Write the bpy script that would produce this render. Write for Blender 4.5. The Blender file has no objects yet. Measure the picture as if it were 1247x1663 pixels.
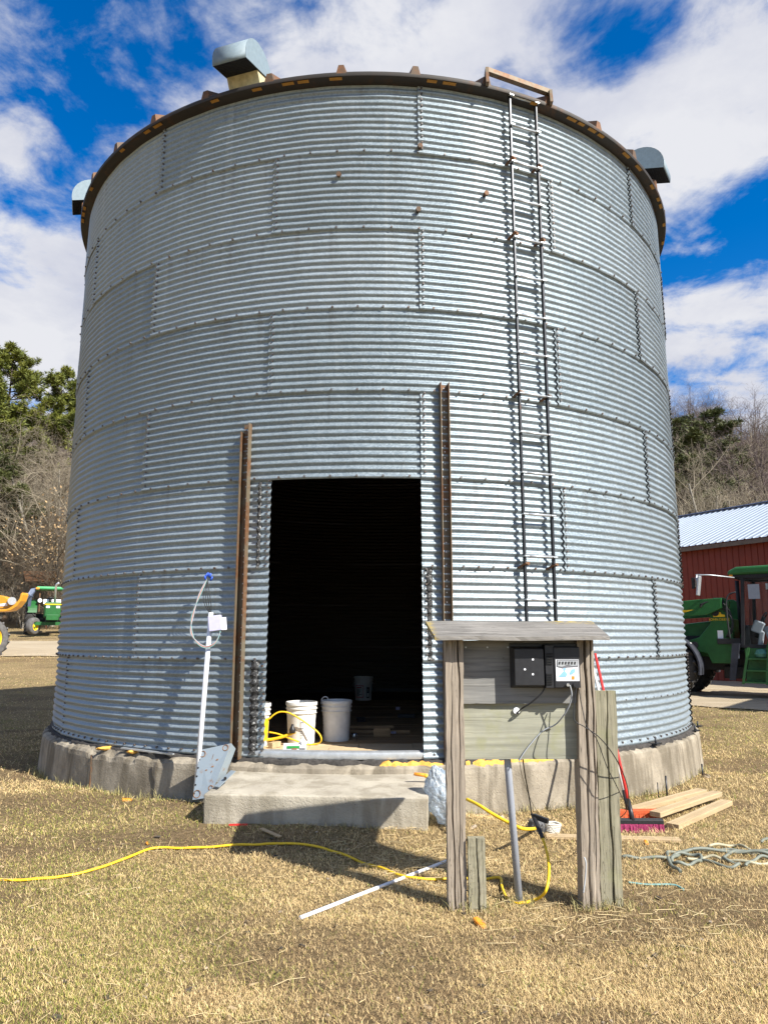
import bpy, bmesh, math, random
import numpy as np
from mathutils import Vector, Matrix, noise as mnoise
random.seed(7); rng = np.random.default_rng(7)
sc = bpy.context.scene
COL = sc.collection
R_ = math.radians
pi = math.pi
# ------------------------------------------------------------------ camera
CAMH, PITCH, FPX = 1.45, R_(9.8), 1190.0
cam = bpy.data.cameras.new('camera')
cam.sensor_fit = 'VERTICAL'; cam.sensor_height = 24.0
cam.lens = 24.0 * FPX / 1663.0
cam.clip_start = 0.05; cam.clip_end = 3000
camo = bpy.data.objects.new('camera', cam); COL.objects.link(camo)
camo.location = (0, 0, CAMH); camo.rotation_euler = (R_(90) + PITCH, 0, 0)
sc.camera = camo
sc.view_settings.view_transform = 'Standard'; sc.view_settings.look = 'None'
sc.view_settings.gamma = 1; sc.view_settings.use_curve_mapping = False
sc.view_settings.exposure = 0.92
# ------------------------------------------------------------------ world
SUN_AZ, SUN_EL = R_(130), R_(39.5)          # azimuth clockwise from +Y
SUND = Vector((math.sin(SUN_AZ) * math.cos(SUN_EL), math.cos(SUN_AZ) * math.cos(SUN_EL), math.sin(SUN_EL)))
def ray(px, py):
    u, v = px - 623.5, 831.5 - py
    return Vector((u, FPX * math.cos(PITCH) - v * math.sin(PITCH), FPX * math.sin(PITCH) + v * math.cos(PITCH))).normalized()
def gd(px, py, z=0.0):                    # point of the level z seen there
    d = ray(px, py); return d * ((z - CAMH) / d.z) + Vector((0, 0, CAMH))
def at(px, py, Y):
    d = ray(px, py); return d * (Y / d.y) + Vector((0, 0, CAMH))

world = bpy.data.worlds.new('World'); sc.world = world; world.use_nodes = True
wn, wl = world.node_tree.nodes, world.node_tree.links
wn.clear()
wout = wn.new('ShaderNodeOutputWorld'); bg = wn.new('ShaderNodeBackground')
bg.inputs['Strength'].default_value = 0.05
wl.new(bg.outputs[0], wout.inputs[0])
sky = wn.new('ShaderNodeTexSky'); sky.sky_type = 'NISHITA'; sky.sun_disc = False
sky.sun_elevation = SUN_EL; sky.sun_rotation = SUN_AZ
sky.air_density = 1.0; sky.dust_density = 0.4; sky.ozone_density = 3.0
hs = wn.new('ShaderNodeHueSaturation'); hs.inputs['Saturation'].default_value = 1.46; hs.inputs['Value'].default_value = 1.95
hs.inputs['Hue'].default_value = 0.508
wl.new(sky.outputs[0], hs.inputs['Color'])
tc = wn.new('ShaderNodeTexCoord')
def wmath(op, a, b=None, c=None):
    n = wn.new('ShaderNodeMath'); n.operation = op
    for i, v in enumerate((a, b, c)):
        if v is None: continue
        if isinstance(v, (int, float)): n.inputs[i].default_value = v
        else: wl.new(v, n.inputs[i])
    return n.outputs[0]
sep = wn.new('ShaderNodeSeparateXYZ'); wl.new(tc.outputs['Generated'], sep.inputs[0])
zz = wmath('ADD', wmath('MAXIMUM', sep.outputs[2], 0.0), 0.22)
cx = wmath('DIVIDE', sep.outputs[0], zz); cy = wmath('DIVIDE', sep.outputs[1], zz)
cmb = wn.new('ShaderNodeCombineXYZ'); wl.new(cx, cmb.inputs[0]); wl.new(cy, cmb.inputs[1])
cmb.inputs[2].default_value = 3.7
def wnoise(vec, scale, detail, rough, dist):
    n = wn.new('ShaderNodeTexNoise'); n.inputs['Scale'].default_value = scale; n.inputs['Detail'].default_value = detail
    n.inputs['Roughness'].default_value = rough; n.inputs['Distortion'].default_value = dist
    wl.new(vec, n.inputs['Vector']); return n.outputs['Fac']
n1 = wnoise(cmb.outputs[0], 3.0, 10, 0.60, 0.35)
n2 = wnoise(cmb.outputs[0], 7.0, 9, 0.60, 0.35)
acc = wmath('ADD', wmath('MULTIPLY', n1, 1.25), wmath('MULTIPLY', n2, 0.95))
# large clouds and gaps of this sky, as directions
for (px, py, rad, amp) in [(80, 330, 150, .26), (60, 500, 120, .2), (470, 110, 150, .2), (720, 60, 170, .26), (850, 90, 90, .1),
                           (1150, 190, 140, .3), (1010, 170, 100, .16), (1180, 490, 90, .26), (1200, 620, 60, .2), (60, 600, 80, .12),
                           (330, 190, 70, .06), (400, 330, 150, .1),
                           (150, 80, 130, -.46), (250, 210, 90, -.34), (385, 260, 70, -.26), (380, 30, 110, -.26), (560, 20, 60, -.2), (950, 40, 80, -.40), (880, 10, 60, -.2), (30, 110, 60, -.1), (1090, 60, 40, -.12),
                           (1215, 345, 70, -.42), (1130, 390, 80, -.4), (1110, 560, 80, -.18), (1235, 60, 60, -.05), (1240, 570, 50, -.16), (1150, 660, 60, -.1)]:
    d = ray(px, py); k = 1.0 / (rad / 1250.0) ** 2
    dp = wn.new('ShaderNodeVectorMath'); dp.operation = 'DOT_PRODUCT'
    wl.new(tc.outputs['Generated'], dp.inputs[0]); dp.inputs[1].default_value = d
    e = wmath('EXPONENT', wmath('MULTIPLY', wmath('SUBTRACT', dp.outputs['Value'], 1.0), k))
    acc = wmath('ADD', acc, wmath('MULTIPLY', e, amp * (.8 if amp > 0 else .52)))
mr = wn.new('ShaderNodeMapRange'); mr.interpolation_type = 'SMOOTHSTEP'
mr.inputs['From Min'].default_value = 0.95; mr.inputs['From Max'].default_value = 1.30
wl.new(acc, mr.inputs['Value'])
n3 = wnoise(cmb.outputs[0], 3.3, 6, 0.6, 0.2)
cr = wn.new('ShaderNodeValToRGB')
cr.color_ramp.elements[0].position = .3; cr.color_ramp.elements[0].color = (6.0, 6.3, 7.6, 1)
cr.color_ramp.elements[1].position = .62; cr.color_ramp.elements[1].color = (8.6, 8.7, 9.2, 1)
wl.new(n3, cr.inputs[0])
mx = wn.new('ShaderNodeMix'); mx.data_type = 'RGBA'
wl.new(mr.outputs[0], mx.inputs['Factor']); wl.new(hs.outputs[0], mx.inputs[6]); wl.new(cr.outputs[0], mx.inputs[7])
wl.new(mx.outputs[2], bg.inputs['Color'])
# ------------------------------------------------------------------ sun
sl = bpy.data.lights.new('sun', 'SUN'); sl.energy = 5.0; sl.angle = R_(0.5); sl.color = (1.0, 0.955, 0.88)
so = bpy.data.objects.new('sun', sl); COL.objects.link(so); so.location = (20, -20, 30)
so.rotation_euler = SUND.to_track_quat('Z', 'Y').to_euler()

# ================================================================== helpers
class MB:
    def __init__(s): s.v = []; s.f = []; s.m = []; s.sm = []
    def add(s, vs, fs, mi=0, smooth=False):
        o = len(s.v); s.v += [tuple(p) for p in vs]
        for f in fs: s.f.append([i + o for i in f]); s.m.append(mi); s.sm.append(smooth)
        return s
    def box(s, c, d, rot=None, mi=0, taper=1.0):
        c = Vector(c); h = Vector(d) / 2
        vs = []
        for z in (-1, 1):
            for x, y in ((-1, -1), (1, -1), (1, 1), (-1, 1)):
                k = taper if z > 0 else 1
                p = Vector((x * h.x * k, y * h.y * k, z * h.z))
                if rot is not None: p = rot @ p
                vs.append(c + p)
        return s.add(vs, [(3, 2, 1, 0), (4, 5, 6, 7), (0, 1, 5, 4), (1, 2, 6, 5), (2, 3, 7, 6), (3, 0, 4, 7)], mi)
    def beam(s, a, b, w, h, up=(0, 0, 1), mi=0):
        a, b = Vector(a), Vector(b); x = (b - a).normalized(); u = Vector(up)
        if abs(x.dot(u)) > .98: u = Vector((0, 1, 0))
        y = u.cross(x).normalized(); z = x.cross(y)
        rot = Matrix((x, y, z)).transposed()
        return s.box((a + b) / 2, ((b - a).length, w, h), rot, mi)
    def tube(s, pts, r, n=8, mi=0, caps=True, smooth=True):
        pts = [Vector(p) for p in pts]; rs = r if isinstance(r, (list, tuple)) else [r] * len(pts)
        vs = []; prev = None
        for i, p in enumerate(pts):
            t = (pts[min(i + 1, len(pts) - 1)] - pts[max(i - 1, 0)])
            t = t.normalized() if t.length > 1e-9 else Vector((0, 0, 1))
            if prev is None:
                a = Vector((0, 0, 1)) if abs(t.z) < .9 else Vector((1, 0, 0))
                u = t.cross(a).normalized()
            else:
                u = prev - t * prev.dot(t); u = u.normalized() if u.length > 1e-6 else t.orthogonal().normalized()
            prev = u; w = t.cross(u)
            for k in range(n):
                a = 2 * pi * k / n
                vs.append(p + (u * math.cos(a) + w * math.sin(a)) * rs[i])
        fs = []
        for i in range(len(pts) - 1):
            for k in range(n):
                k2 = (k + 1) % n
                fs.append((i * n + k, i * n + k2, (i + 1) * n + k2, (i + 1) * n + k))
        s.add(vs, fs, mi, smooth)
        if caps:
            o = len(s.v) - len(vs)
            s.f.append([o + k for k in range(n)][::-1]); s.m.append(mi); s.sm.append(False)
            o2 = o + (len(pts) - 1) * n
            s.f.append([o2 + k for k in range(n)]); s.m.append(mi); s.sm.append(False)
        return s
    def lathe(s, prof, n=24, mi=0, origin=(0, 0, 0), axis='Z', smooth=True, a0=0, a1=2 * pi):
        segs = [[prof[0]]]                      # crisp where the profile turns sharply
        for i in range(1, len(prof)):
            segs[-1].append(prof[i])
            if 0 < i < len(prof) - 1:
                ax_, ay_ = prof[i][0] - prof[i - 1][0], prof[i][1] - prof[i - 1][1]; bx_, by_ = prof[i + 1][0] - prof[i][0], prof[i + 1][1] - prof[i][1]
                la, lb_ = math.hypot(ax_, ay_), math.hypot(bx_, by_)
                if la > 1e-9 and lb_ > 1e-9 and (ax_ * bx_ + ay_ * by_) / (la * lb_) < .7: segs.append([prof[i]])
        if len(segs) > 1:
            for sg in segs: s.lathe(sg, n, mi, origin, axis, smooth, a0, a1)
            return s
        o = Vector(origin); full = abs(a1 - a0 - 2 * pi) < 1e-6; m = n if full else n + 1
        vs = []
        for (r, z) in prof:
            for k in range(m):
                a = a0 + (a1 - a0) * k / n
                p = Vector((r * math.cos(a), r * math.sin(a), z))
                if axis == 'X': p = Vector((p.z, p.x, p.y))
                if axis == 'Y': p = Vector((p.y, p.z, p.x))
                vs.append(o + p)
        fs = []
        for i in range(len(prof) - 1):
            for k in range(n):
                k2 = (k + 1) % m
                fs.append((i * m + k, i * m + k2, (i + 1) * m + k2, (i + 1) * m + k))
        return s.add(vs, fs, mi, smooth)
    def prism(s, poly, a, b, plane='XZ', mi=0, smooth=False):
        """poly extruded from a to b along the axis left out of plane"""
        n = len(poly); vs = []
        for q in (a, b):
            for (x, y) in poly:
                vs.append({'XZ': (x, q, y), 'XY': (x, y, q), 'YZ': (q, x, y)}[plane])
        s.add(vs, [tuple(range(n))[::-1], tuple(range(n, 2 * n))], mi, False)
        s.f += []
        o = len(s.v) - 2 * n
        for k in range(n):
            k2 = (k + 1) % n
            s.f.append([o + k, o + k2, o + n + k2, o + n + k]); s.m.append(mi); s.sm.append(smooth)
        return s
    def mesh(s, name, mats):
        me = bpy.data.meshes.new(name)
        me.from_pydata(s.v, [], s.f)
        if not isinstance(mats, (list, tuple)): mats = [mats]
        for m in mats: me.materials.append(m)
        me.polygons.foreach_set('material_index', s.m)
        me.polygons.foreach_set('use_smooth', s.sm)
        bm = bmesh.new(); bm.from_mesh(me); bmesh.ops.recalc_face_normals(bm, faces=bm.faces); bm.to_mesh(me); bm.free()
        me.update(); return me
def link(name, me, parent=None, loc=(0, 0, 0), rot=(0, 0, 0)):
    o = bpy.data.objects.new(name, me); COL.objects.link(o)
    o.location = loc; o.rotation_euler = rot
    if parent is not None: o.parent = parent
    return o
def obj(name, mb, mats, parent=None, loc=(0, 0, 0), rot=(0, 0, 0), bevel=0):
    o = link(name, mb.mesh(name, mats), parent, loc, rot)
    if bevel:
        b = o.modifiers.new('bevel', 'BEVEL'); b.width = bevel; b.segments = 2; b.limit_method = 'ANGLE'; b.angle_limit = R_(40)
    return o
def tag(o, label=None, cat=None, group=None, kind=None):
    if label: o['label'] = label
    if cat: o['category'] = cat
    if group: o['group'] = group
    if kind: o['kind'] = kind
    return o
def thing(name, label, cat, loc=(0, 0, 0), rz=0, group=None):
    o = bpy.data.objects.new(name, None); COL.objects.link(o)
    o.location = loc; o.rotation_euler = (0, 0, rz); o.empty_display_size = .1
    return tag(o, label, cat, group)
def copy_tree(o, parent=None):
    c = o.copy(); COL.objects.link(c)
    if parent is not None: c.parent = parent
    for ch in list(o.children): copy_tree(ch, c)
    return c
def bez(pts, n=8):
    """smooth curve through the points"""
    P = [Vector(p) for p in pts]; out = []
    for i in range(len(P) - 1):
        p0 = P[max(i - 1, 0)]; p1 = P[i]; p2 = P[i + 1]; p3 = P[min(i + 2, len(P) - 1)]
        for k in range(n):
            t = k / n
            out.append(.5 * ((2 * p1) + (p2 - p0) * t + (2 * p0 - 5 * p1 + 4 * p2 - p3) * t * t + (3 * p1 - p0 - 3 * p2 + p3) * t ** 3))
    out.append(P[-1]); return out
# ------------------------------------------------------------------ material helpers
class NT:
    def __init__(s, name):
        s.mat = bpy.data.materials.new(name); s.mat.use_nodes = True
        s.n = s.mat.node_tree.nodes; s.l = s.mat.node_tree.links
        s.b = s.n['Principled BSDF']; s._pos = None
    def node(s, t, **kw):
        n = s.n.new(t)
        for k, v in kw.items(): setattr(n, k, v)
        return n
    def coord(s, kind='Object', scale=(1, 1, 1)):
        if kind == 'World': o = s.node('ShaderNodeNewGeometry').outputs['Position']
        else: o = s.node('ShaderNodeTexCoord').outputs[kind]
        if scale != (1, 1, 1):
            m = s.node('ShaderNodeMapping'); m.inputs['Scale'].default_value = scale; s.l.new(o, m.inputs['Vector']); o = m.outputs[0]
        return o
    def noise(s, vec, scale=5, detail=6, rough=.6, dist=0):
        n = s.node('ShaderNodeTexNoise'); n.inputs['Scale'].default_value = scale; n.inputs['Detail'].default_value = detail
        n.inputs['Roughness'].default_value = rough; n.inputs['Distortion'].default_value = dist
        s.l.new(vec, n.inputs['Vector']); return n.outputs['Fac']
    def voro(s, vec, scale=50, out='Color', feature='F1'):
        n = s.node('ShaderNodeTexVoronoi', feature=feature); n.inputs['Scale'].default_value = scale
        s.l.new(vec, n.inputs['Vector']); return n.outputs[out]
    def ramp(s, fac, stops):
        r = s.node('ShaderNodeValToRGB'); e = r.color_ramp.elements
        while len(e) < len(stops): e.new(.5)
        for i, (p, c) in enumerate(stops):
            e[i].position = p; e[i].color = (*c, 1) if len(c) == 3 else c
        s.l.new(fac, r.inputs[0]); return r.outputs[0]
    def step(s, fac, a, b, lo=0., hi=1.):
        m = s.node('ShaderNodeMapRange', interpolation_type='SMOOTHSTEP')
        m.inputs['From Min'].default_value = a; m.inputs['From Max'].default_value = b
        m.inputs['To Min'].default_value = lo; m.inputs['To Max'].default_value = hi
        s.l.new(fac, m.inputs['Value']); return m.outputs[0]
    def mix(s, fac, a, b, blend='MIX'):
        m = s.node('ShaderNodeMix', data_type='RGBA', blend_type=blend)
        for sock, v in ((m.inputs['Factor'], fac), (m.inputs[6], a), (m.inputs[7], b)):
            if isinstance(v, (int, float)): sock.default_value = v
            elif isinstance(v, tuple): sock.default_value = (*v, 1) if len(v) == 3 else v
            else: s.l.new(v, sock)
        return m.outputs[2]
    def math(s, op, a, b=0.):
        m = s.node('ShaderNodeMath', operation=op)
        for i, v in enumerate((a, b)):
            if isinstance(v, (int, float)): m.inputs[i].default_value = v
            else: s.l.new(v, m.inputs[i])
        return m.outputs[0]
    def set(s, name, v):
        k = s.b.inputs[name]
        if isinstance(v, (int, float)): k.default_value = v
        elif isinstance(v, tuple): k.default_value = (*v, 1) if len(v) == 3 else v
        else: s.l.new(v, k)
        return s
    def bump(s, h, strength=.3, dist=.01):
        b = s.node('ShaderNodeBump'); b.inputs['Strength'].default_value = strength; b.inputs['Distance'].default_value = dist
        s.l.new(h, b.inputs['Height']); s.l.new(b.outputs[0], s.b.inputs['Normal']); return s
def simple(name, col, rough=.6, metal=0., var=.25, scale=8., bump=.1, bd=.003, coord='Object', spec=.4):
    t = NT(name); c = t.coord(coord); n = t.noise(c, scale, 6, .65)
    d = tuple(max(0, x * (1 - var)) for x in col); l = tuple(min(1, x * (1 + var)) for x in col)
    t.set('Base Color', t.ramp(n, [(.3, d), (.7, l)])).set('Roughness', rough).set('Metallic', metal).set('Specular IOR Level', spec)
    if bump: t.bump(t.noise(c, scale * 4, 5, .6), bump, bd)
    return t.mat
def rusty(name, base, rust, amount=.5, rough=.6, metal=.2, scale=9):
    t = NT(name); c = t.coord('World'); n = t.noise(c, scale, 8, .7, .3)
    f = t.step(n, amount - .1, amount + .1)
    n2 = t.noise(c, scale * 5, 4, .6)
    rc = t.mix(n2, tuple(x * .45 for x in rust), tuple(min(1, x * 1.5) for x in rust))
    t.set('Base Color', t.mix(f, base, rc)).set('Roughness', rough).set('Metallic', metal)
    t.bump(n2, .25, .002); return t.mat
def wood(name, dark, light, axis='Z', rough=.85, scale=1.0, cracks=.5, green=0., bump=.5):
    t = NT(name); sc_ = {'X': (2.2, 55, 55), 'Y': (55, 2.2, 55), 'Z': (85, 85, 2.6)}[axis]
    sc_ = tuple(v * scale for v in sc_)
    c = t.coord('Object', sc_); g = t.noise(c, 1.0, 7, .62, .6)
    big = t.noise(t.coord('World'), 5, 4, .6)
    k = t.coord('Object', tuple(v * (.45 if v > 10 else .5) for v in sc_)); cr_ = t.noise(k, 1.0, 3, .5, .9)
    line = t.math('ABSOLUTE', t.math('SUBTRACT', cr_, .5))
    crack = t.step(line, .0, .018, 1, 0)
    col = t.ramp(g, [(.3, dark), (.68, light)])
    col = t.mix(t.step(big, .35, .7, 0, .5), col, tuple(x * .62 for x in light), 'MIX')
    if green: col = t.mix(t.step(t.noise(t.coord('World'), 9, 5, .6), .5, .72, 0, green), col, (.27, .27, .13))
    col = t.mix(t.math('MULTIPLY', crack, cracks), col, (.035, .03, .022))
    t.set('Base Color', col).set('Roughness', rough).set('Specular IOR Level', .2)
    h = t.math('SUBTRACT', g, t.math('MULTIPLY', crack, .8)); t.bump(h, bump, .006); return t.mat

M = {}
# corrugated galvanised sheet
t = NT('galvanised_sheet'); c = t.coord('World')
sp = t.voro(c, 75, 'Color'); sepn = t.node('ShaderNodeSeparateColor'); t.l.new(sp, sepn.inputs[0])
fine = t.noise(c, 220, 3, .6)
cst = t.coord('World', (9, 9, .35)); streak = t.noise(cst, 1.0, 6, .6, .2)
big = t.noise(c, .9, 5, .6)
spg = t.math('ADD', t.math('MULTIPLY', sepn.outputs[0], .5), t.math('MULTIPLY', fine, .5))
col = t.ramp(spg, [(.25, (.18, .227, .256)), (.75, (.285, .343, .380))])
col = t.mix(t.step(streak, .56, .74, 0, .42), col, (.43, .475, .50))
col = t.mix(t.step(streak, .2, .42, .3, 0), col, (.17, .19, .20))
col = t.mix(t.step(big, .4, .7, 0, .25), col, (.25, .28, .29))
oi = t.node('ShaderNodeObjectInfo')
col = t.mix(.13, col, t.ramp(oi.outputs['Random'], [(0, (.10, .12, .13)), (1, (.62, .66, .68))]))
sz = t.node('ShaderNodeSeparateXYZ'); t.l.new(c, sz.inputs[0])
frac = t.math('FRACT', t.math('DIVIDE', t.math('SUBTRACT', sz.outputs[2], .452), .8128))
drip = t.noise(t.coord('World', (13, 13, .25)), 1.0, 4, .6, .1)
col = t.mix(t.math('MULTIPLY', t.step(frac, .35, 1.0, 0, .3), t.step(drip, .54, .66)), col, (.115, .11, .10))
run = t.noise(t.coord('World', (16, 16, .5)), 1.0, 5, .6, .3); patch = t.noise(c, .55, 3, .5)
col = t.mix(t.math('MULTIPLY', t.step(run, .66, .76, 0, .55), t.step(patch, .50, .64)), col, (.30, .22, .12))
bf = t.node('ShaderNodeNewGeometry').outputs['Backfacing']       # inner side coloured near-black to stand in for the unlit interior
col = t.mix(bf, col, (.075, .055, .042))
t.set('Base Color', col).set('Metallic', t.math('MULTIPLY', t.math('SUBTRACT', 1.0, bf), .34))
t.set('Roughness', t.step(spg, .2, .8, .36, .56)).set('Specular IOR Level', .5)
t.bump(t.math('ADD', spg, t.math('MULTIPLY', t.noise(c, 5, 3, .5), 5.0)), .16, .005)
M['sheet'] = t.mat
M['galv'] = simple('galvanised_steel', (.52, .54, .55), .42, .6, .15, 20, .08)
M['vent_metal'] = simple('vent_metal', (.19, .245, .275), .6, .1, .12, 14, .08)
M['vent_cream'] = simple('vent_collar', (.52, .46, .27), .7, 0, .25, 12, .1)
M['screen'] = simple('vent_screen', (.03, .03, .032), .7, .3, .3, 60, .3)
M['bolt'] = rusty('bolt_steel', (.16, .155, .15), (.12, .06, .03), .55, .5, .6, 40)
M['rust'] = rusty('rusty_steel', (.10, .07, .045), (.17, .075, .03), .5, .7, .3, 7)
M['rail_rust'] = rusty('rusty_channel', (.17, .14, .095), (.17, .08, .035), .52, .65, .35, 6)
M['darksteel'] = rusty('dark_steel', (.04, .042, .046), (.09, .045, .025), .66, .42, .65, 9)
M['eave'] = rusty('eave_steel', (.036, .031, .026), (.085, .042, .02), .60, .65, .25, 5)
M['clip'] = simple('eave_clip', (.36, .18, .03), .7, 0, .2, 20, .1)
M['tar'] = simple('tar', (.05, .045, .04), .9, 0, .5, 30, .7, .01)
M['mastic'] = None
t = NT('mastic'); c = t.coord('World'); n = t.noise(c, 38, 6, .75, .6)
t.set('Base Color', t.ramp(n, [(.5, (.015, .015, .015)), (.57, (.08, .08, .08)), (.64, (.5, .5, .48))])).set('Roughness', .75)
t.bump(n, .8, .01); M['mastic'] = t.mat
t = NT('foam'); c = t.coord('World'); n = t.noise(c, 24, 5, .6)
t.set('Base Color', t.ramp(n, [(.3, (.50, .23, .03)), (.7, (.78, .46, .09))])).set('Roughness', .8); t.bump(n, .5, .01); M['foam'] = t.mat
# concrete
def concrete(name, d, l, stain, pit=.5):
    t = NT(name); c = t.coord('World'); n = t.noise(c, 3.2, 8, .68, .3); f = t.noise(c, 60, 6, .7)
    st = t.noise(t.coord('World', (5, 5, .8)), 1.0, 6, .6, .4)
    v = t.voro(c, 34, 'Distance'); pits = t.step(v, .05, .17, 1, 0)
    pm = t.math('MULTIPLY', pits, t.step(t.noise(c, 5, 4, .6), .45, .6))
    col = t.ramp(n, [(.3, d), (.68, l)])
    col = t.mix(t.step(st, .45, .62, 0, .75), col, stain)
    col = t.mix(t.math('MULTIPLY', f, .35), col, tuple(x * .5 for x in d))
    col = t.mix(t.math('MULTIPLY', pm, .6), col, (.07, .06, .05))
    t.set('Base Color', col).set('Roughness', .92).set('Specular IOR Level', .2)
    t.bump(t.math('SUBTRACT', t.math('ADD', f, t.math('MULTIPLY', n, 1.5)), t.math('MULTIPLY', pm, 1.2)), .55, .014); return t.mat
M['concrete'] = concrete('foundation_concrete', (.22, .19, .145), (.46, .40, .305), (.13, .108, .075))
M['slab'] = concrete('slab_concrete', (.38, .34, .27), (.54, .49, .39), (.29, .255, .19))
M['post'] = wood('weathered_post', (.20, .165, .125), (.42, .355, .28), 'Z', cracks=.5)
M['post_green'] = wood('treated_post', (.18, .17, .11), (.35, .32, .23), 'Z', cracks=.55, green=.35)
M['shed_roof'] = wood('weathered_roof_board', (.155, .145, .13), (.36, .34, .31), 'X', cracks=.75, green=.1)
M['panel'] = wood('grey_plywood', (.15, .15, .145), (.29, .285, .265), 'X', scale=.8, cracks=.25, bump=.25)
M['panel_low'] = wood('green_grey_plywood', (.19, .19, .15), (.39, .385, .30), 'X', scale=.45, cracks=.1, green=.5, bump=.2)
M['lumber'] = wood('new_lumber', (.36, .26, .14), (.54, .41, .25), 'X', scale=.6, cracks=.12, bump=.15)
M['floorwood'] = wood('floor_board', (.24, .15, .075), (.42, .28, .15), 'X', scale=.6, cracks=.3, bump=.2)
M['plywood'] = wood('floor_plywood', (.50, .37, .21), (.66, .50, .31), 'X', scale=.4, cracks=.1, bump=.1)
M['bucket'] = simple('white_plastic', (.70, .685, .64), .42, 0, .13, 11, .03)
M['bluewhite'] = simple('white_pvc', (.78, .79, .82), .4, 0, .04, 6, .02)
M['lavender'] = simple('junction_plastic', (.50, .49, .66), .45, 0, .08, 20, .05)
M['yellow'] = simple('yellow_plastic', (.80, .47, .015), .5, 0, .08, 12, .05)
M['cord'] = simple('yellow_cord', (.78, .50, .02), .45, 0, .1, 20, .05)
M['black'] = simple('black_plastic', (.022, .022, .024), .42, 0, .2, 40, .1, .001)
M['blacker'] = simple('black_slot', (.006, .006, .006), .8, 0, .1, 40, 0)
M['blackwire'] = simple('black_wire', (.015, .015, .016), .5, 0, .1, 40, 0)
M['greywire'] = simple('grey_wire', (.36, .38, .40), .5, 0, .1, 40, 0)
M['redwire'] = simple('red_wire', (.45, .18, .14), .5, 0, .1, 40, 0)
M['greenwire'] = simple('teal_wire', (.16, .34, .33), .5, 0, .1, 40, 0)
M['conduit'] = simple('grey_conduit', (.30, .32, .36), .5, 0, .08, 12, .04)
M['blue'] = simple('blue_plastic', (.035, .10, .52), .4, 0, .1, 12, .05)
M['label_white'] = simple('label_white', (.80, .81, .83), .4, 0, .02, 10, 0)
M['label_blue'] = simple('label_blue', (.25, .48, .78), .4, 0, .05, 10, 0)
M['label_orange'] = simple('label_orange', (.75, .25, .03), .4, 0, .05, 10, 0)
M['label_grey'] = simple('label_grey', (.16, .16, .17), .5, 0, .1, 10, 0)
M['ink'] = simple('black_ink', (.03, .03, .03), .6, 0, .1, 10, 0)
M['ink_red'] = simple('red_ink', (.5, .03, .03), .6, 0, .1, 10, 0)
M['red'] = simple('red_paint', (.58, .035, .03), .4, 0, .1, 12, .05)
M['white_paint'] = simple('white_paint', (.70, .68, .62), .5, 0, .1, 12, .05)
M['bristle_red'] = simple('orange_bristle', (.58, .10, .03), .8, 0, .35, 90, .6, .01)
M['bristle_pink'] = simple('magenta_bristle', (.30, .03, .10), .8, 0, .35, 90, .6, .01)
M['bristle_grey'] = simple('grey_bristle', (.13, .13, .13), .8, 0, .5, 90, .6, .01)
M['rope'] = simple('white_rope', (.60, .58, .52), .85, 0, .2, 80, .4)
M['hose'] = simple('grey_green_hose', (.17, .185, .15), .55, 0, .25, 14, .1)
M['hose_tan'] = simple('tan_hose', (.36, .33, .22), .55, 0, .25, 14, .1)
M['stone'] = simple('stone', (.34, .28, .21), .9, 0, .35, 18, .6, .01)
M['orange'] = simple('orange_scrap', (.72, .26, .02), .6, 0, .15, 18, .1)
M['plate'] = rusty('grey_plate', (.28, .33, .36), (.26, .13, .05), .66, .5, .35, 11)
t = NT('clear_plastic'); c = t.coord('World'); n = t.noise(c, 26, 6, .65, .8)
t.set('Base Color', t.ramp(n, [(.35, (.45, .56, .68)), (.65, (.86, .92, .97))])).set('Roughness', .10).set('Transmission Weight', .55).set('IOR', 1.2)
t.bump(n, .9, .02); M['clear'] = t.mat
# tractors, barn
M['green'] = simple('green_paint', (.016, .105, .024), .42, 0, .2, 6, .05)
M['green_dirty'] = simple('dusty_green_paint', (.035, .13, .035), .5, 0, .35, 5, .1)
M['yellow_paint'] = simple('yellow_paint', (.78, .50, .02), .4, 0, .12, 6, .05)
M['tyre'] = simple('tyre_rubber', (.035, .033, .031), .85, 0, .4, 9, .4, .01)
M['tyre_dusty'] = simple('dusty_tyre', (.11, .105, .10), .9, 0, .35, 9, .4, .01)
M['fender'] = simple('fender_plastic', (.028, .031, .042), .65, 0, .4, 6, .2)
M['machine'] = simple('machine_black', (.022, .022, .024), .6, .2, .4, 8, .2)
t = NT('cab_glass'); c = t.coord('World'); n = t.noise(c, 2.2, 4, .6)
t.set('Base Color', t.ramp(n, [(.35, (.80, .88, .88)), (.65, (.92, .95, .95))])).set('Roughness', .0).set('Transmission Weight', 1.0).set('IOR', 1.25); M['glass'] = t.mat
M['chrome'] = simple('bright_steel', (.62, .62, .62), .25, .8, .1, 10, .05)
M['yellowmachine'] = rusty('yellow_machine_paint', (.60, .29, .025), (.30, .16, .05), .68, .45, 0, 4)
M['bluegrey'] = simple('blue_grey_steel', (.10, .125, .18), .5, .3, .25, 5, .1)
M['canopy_green'] = simple('canopy_green', (.07, .36, .14), .45, 0, .15, 5, .05)
M['barn_red'] = simple('barn_red_steel', (.20, .026, .010), .55, 0, .12, 3, .05)
M['barn_roof'] = simple('white_roof_steel', (.265, .31, .37), .45, .05, .07, 2, .04)
M['barn_trim'] = simple('barn_trim', (.14, .10, .075), .7, 0, .3, 6, .1)
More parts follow.
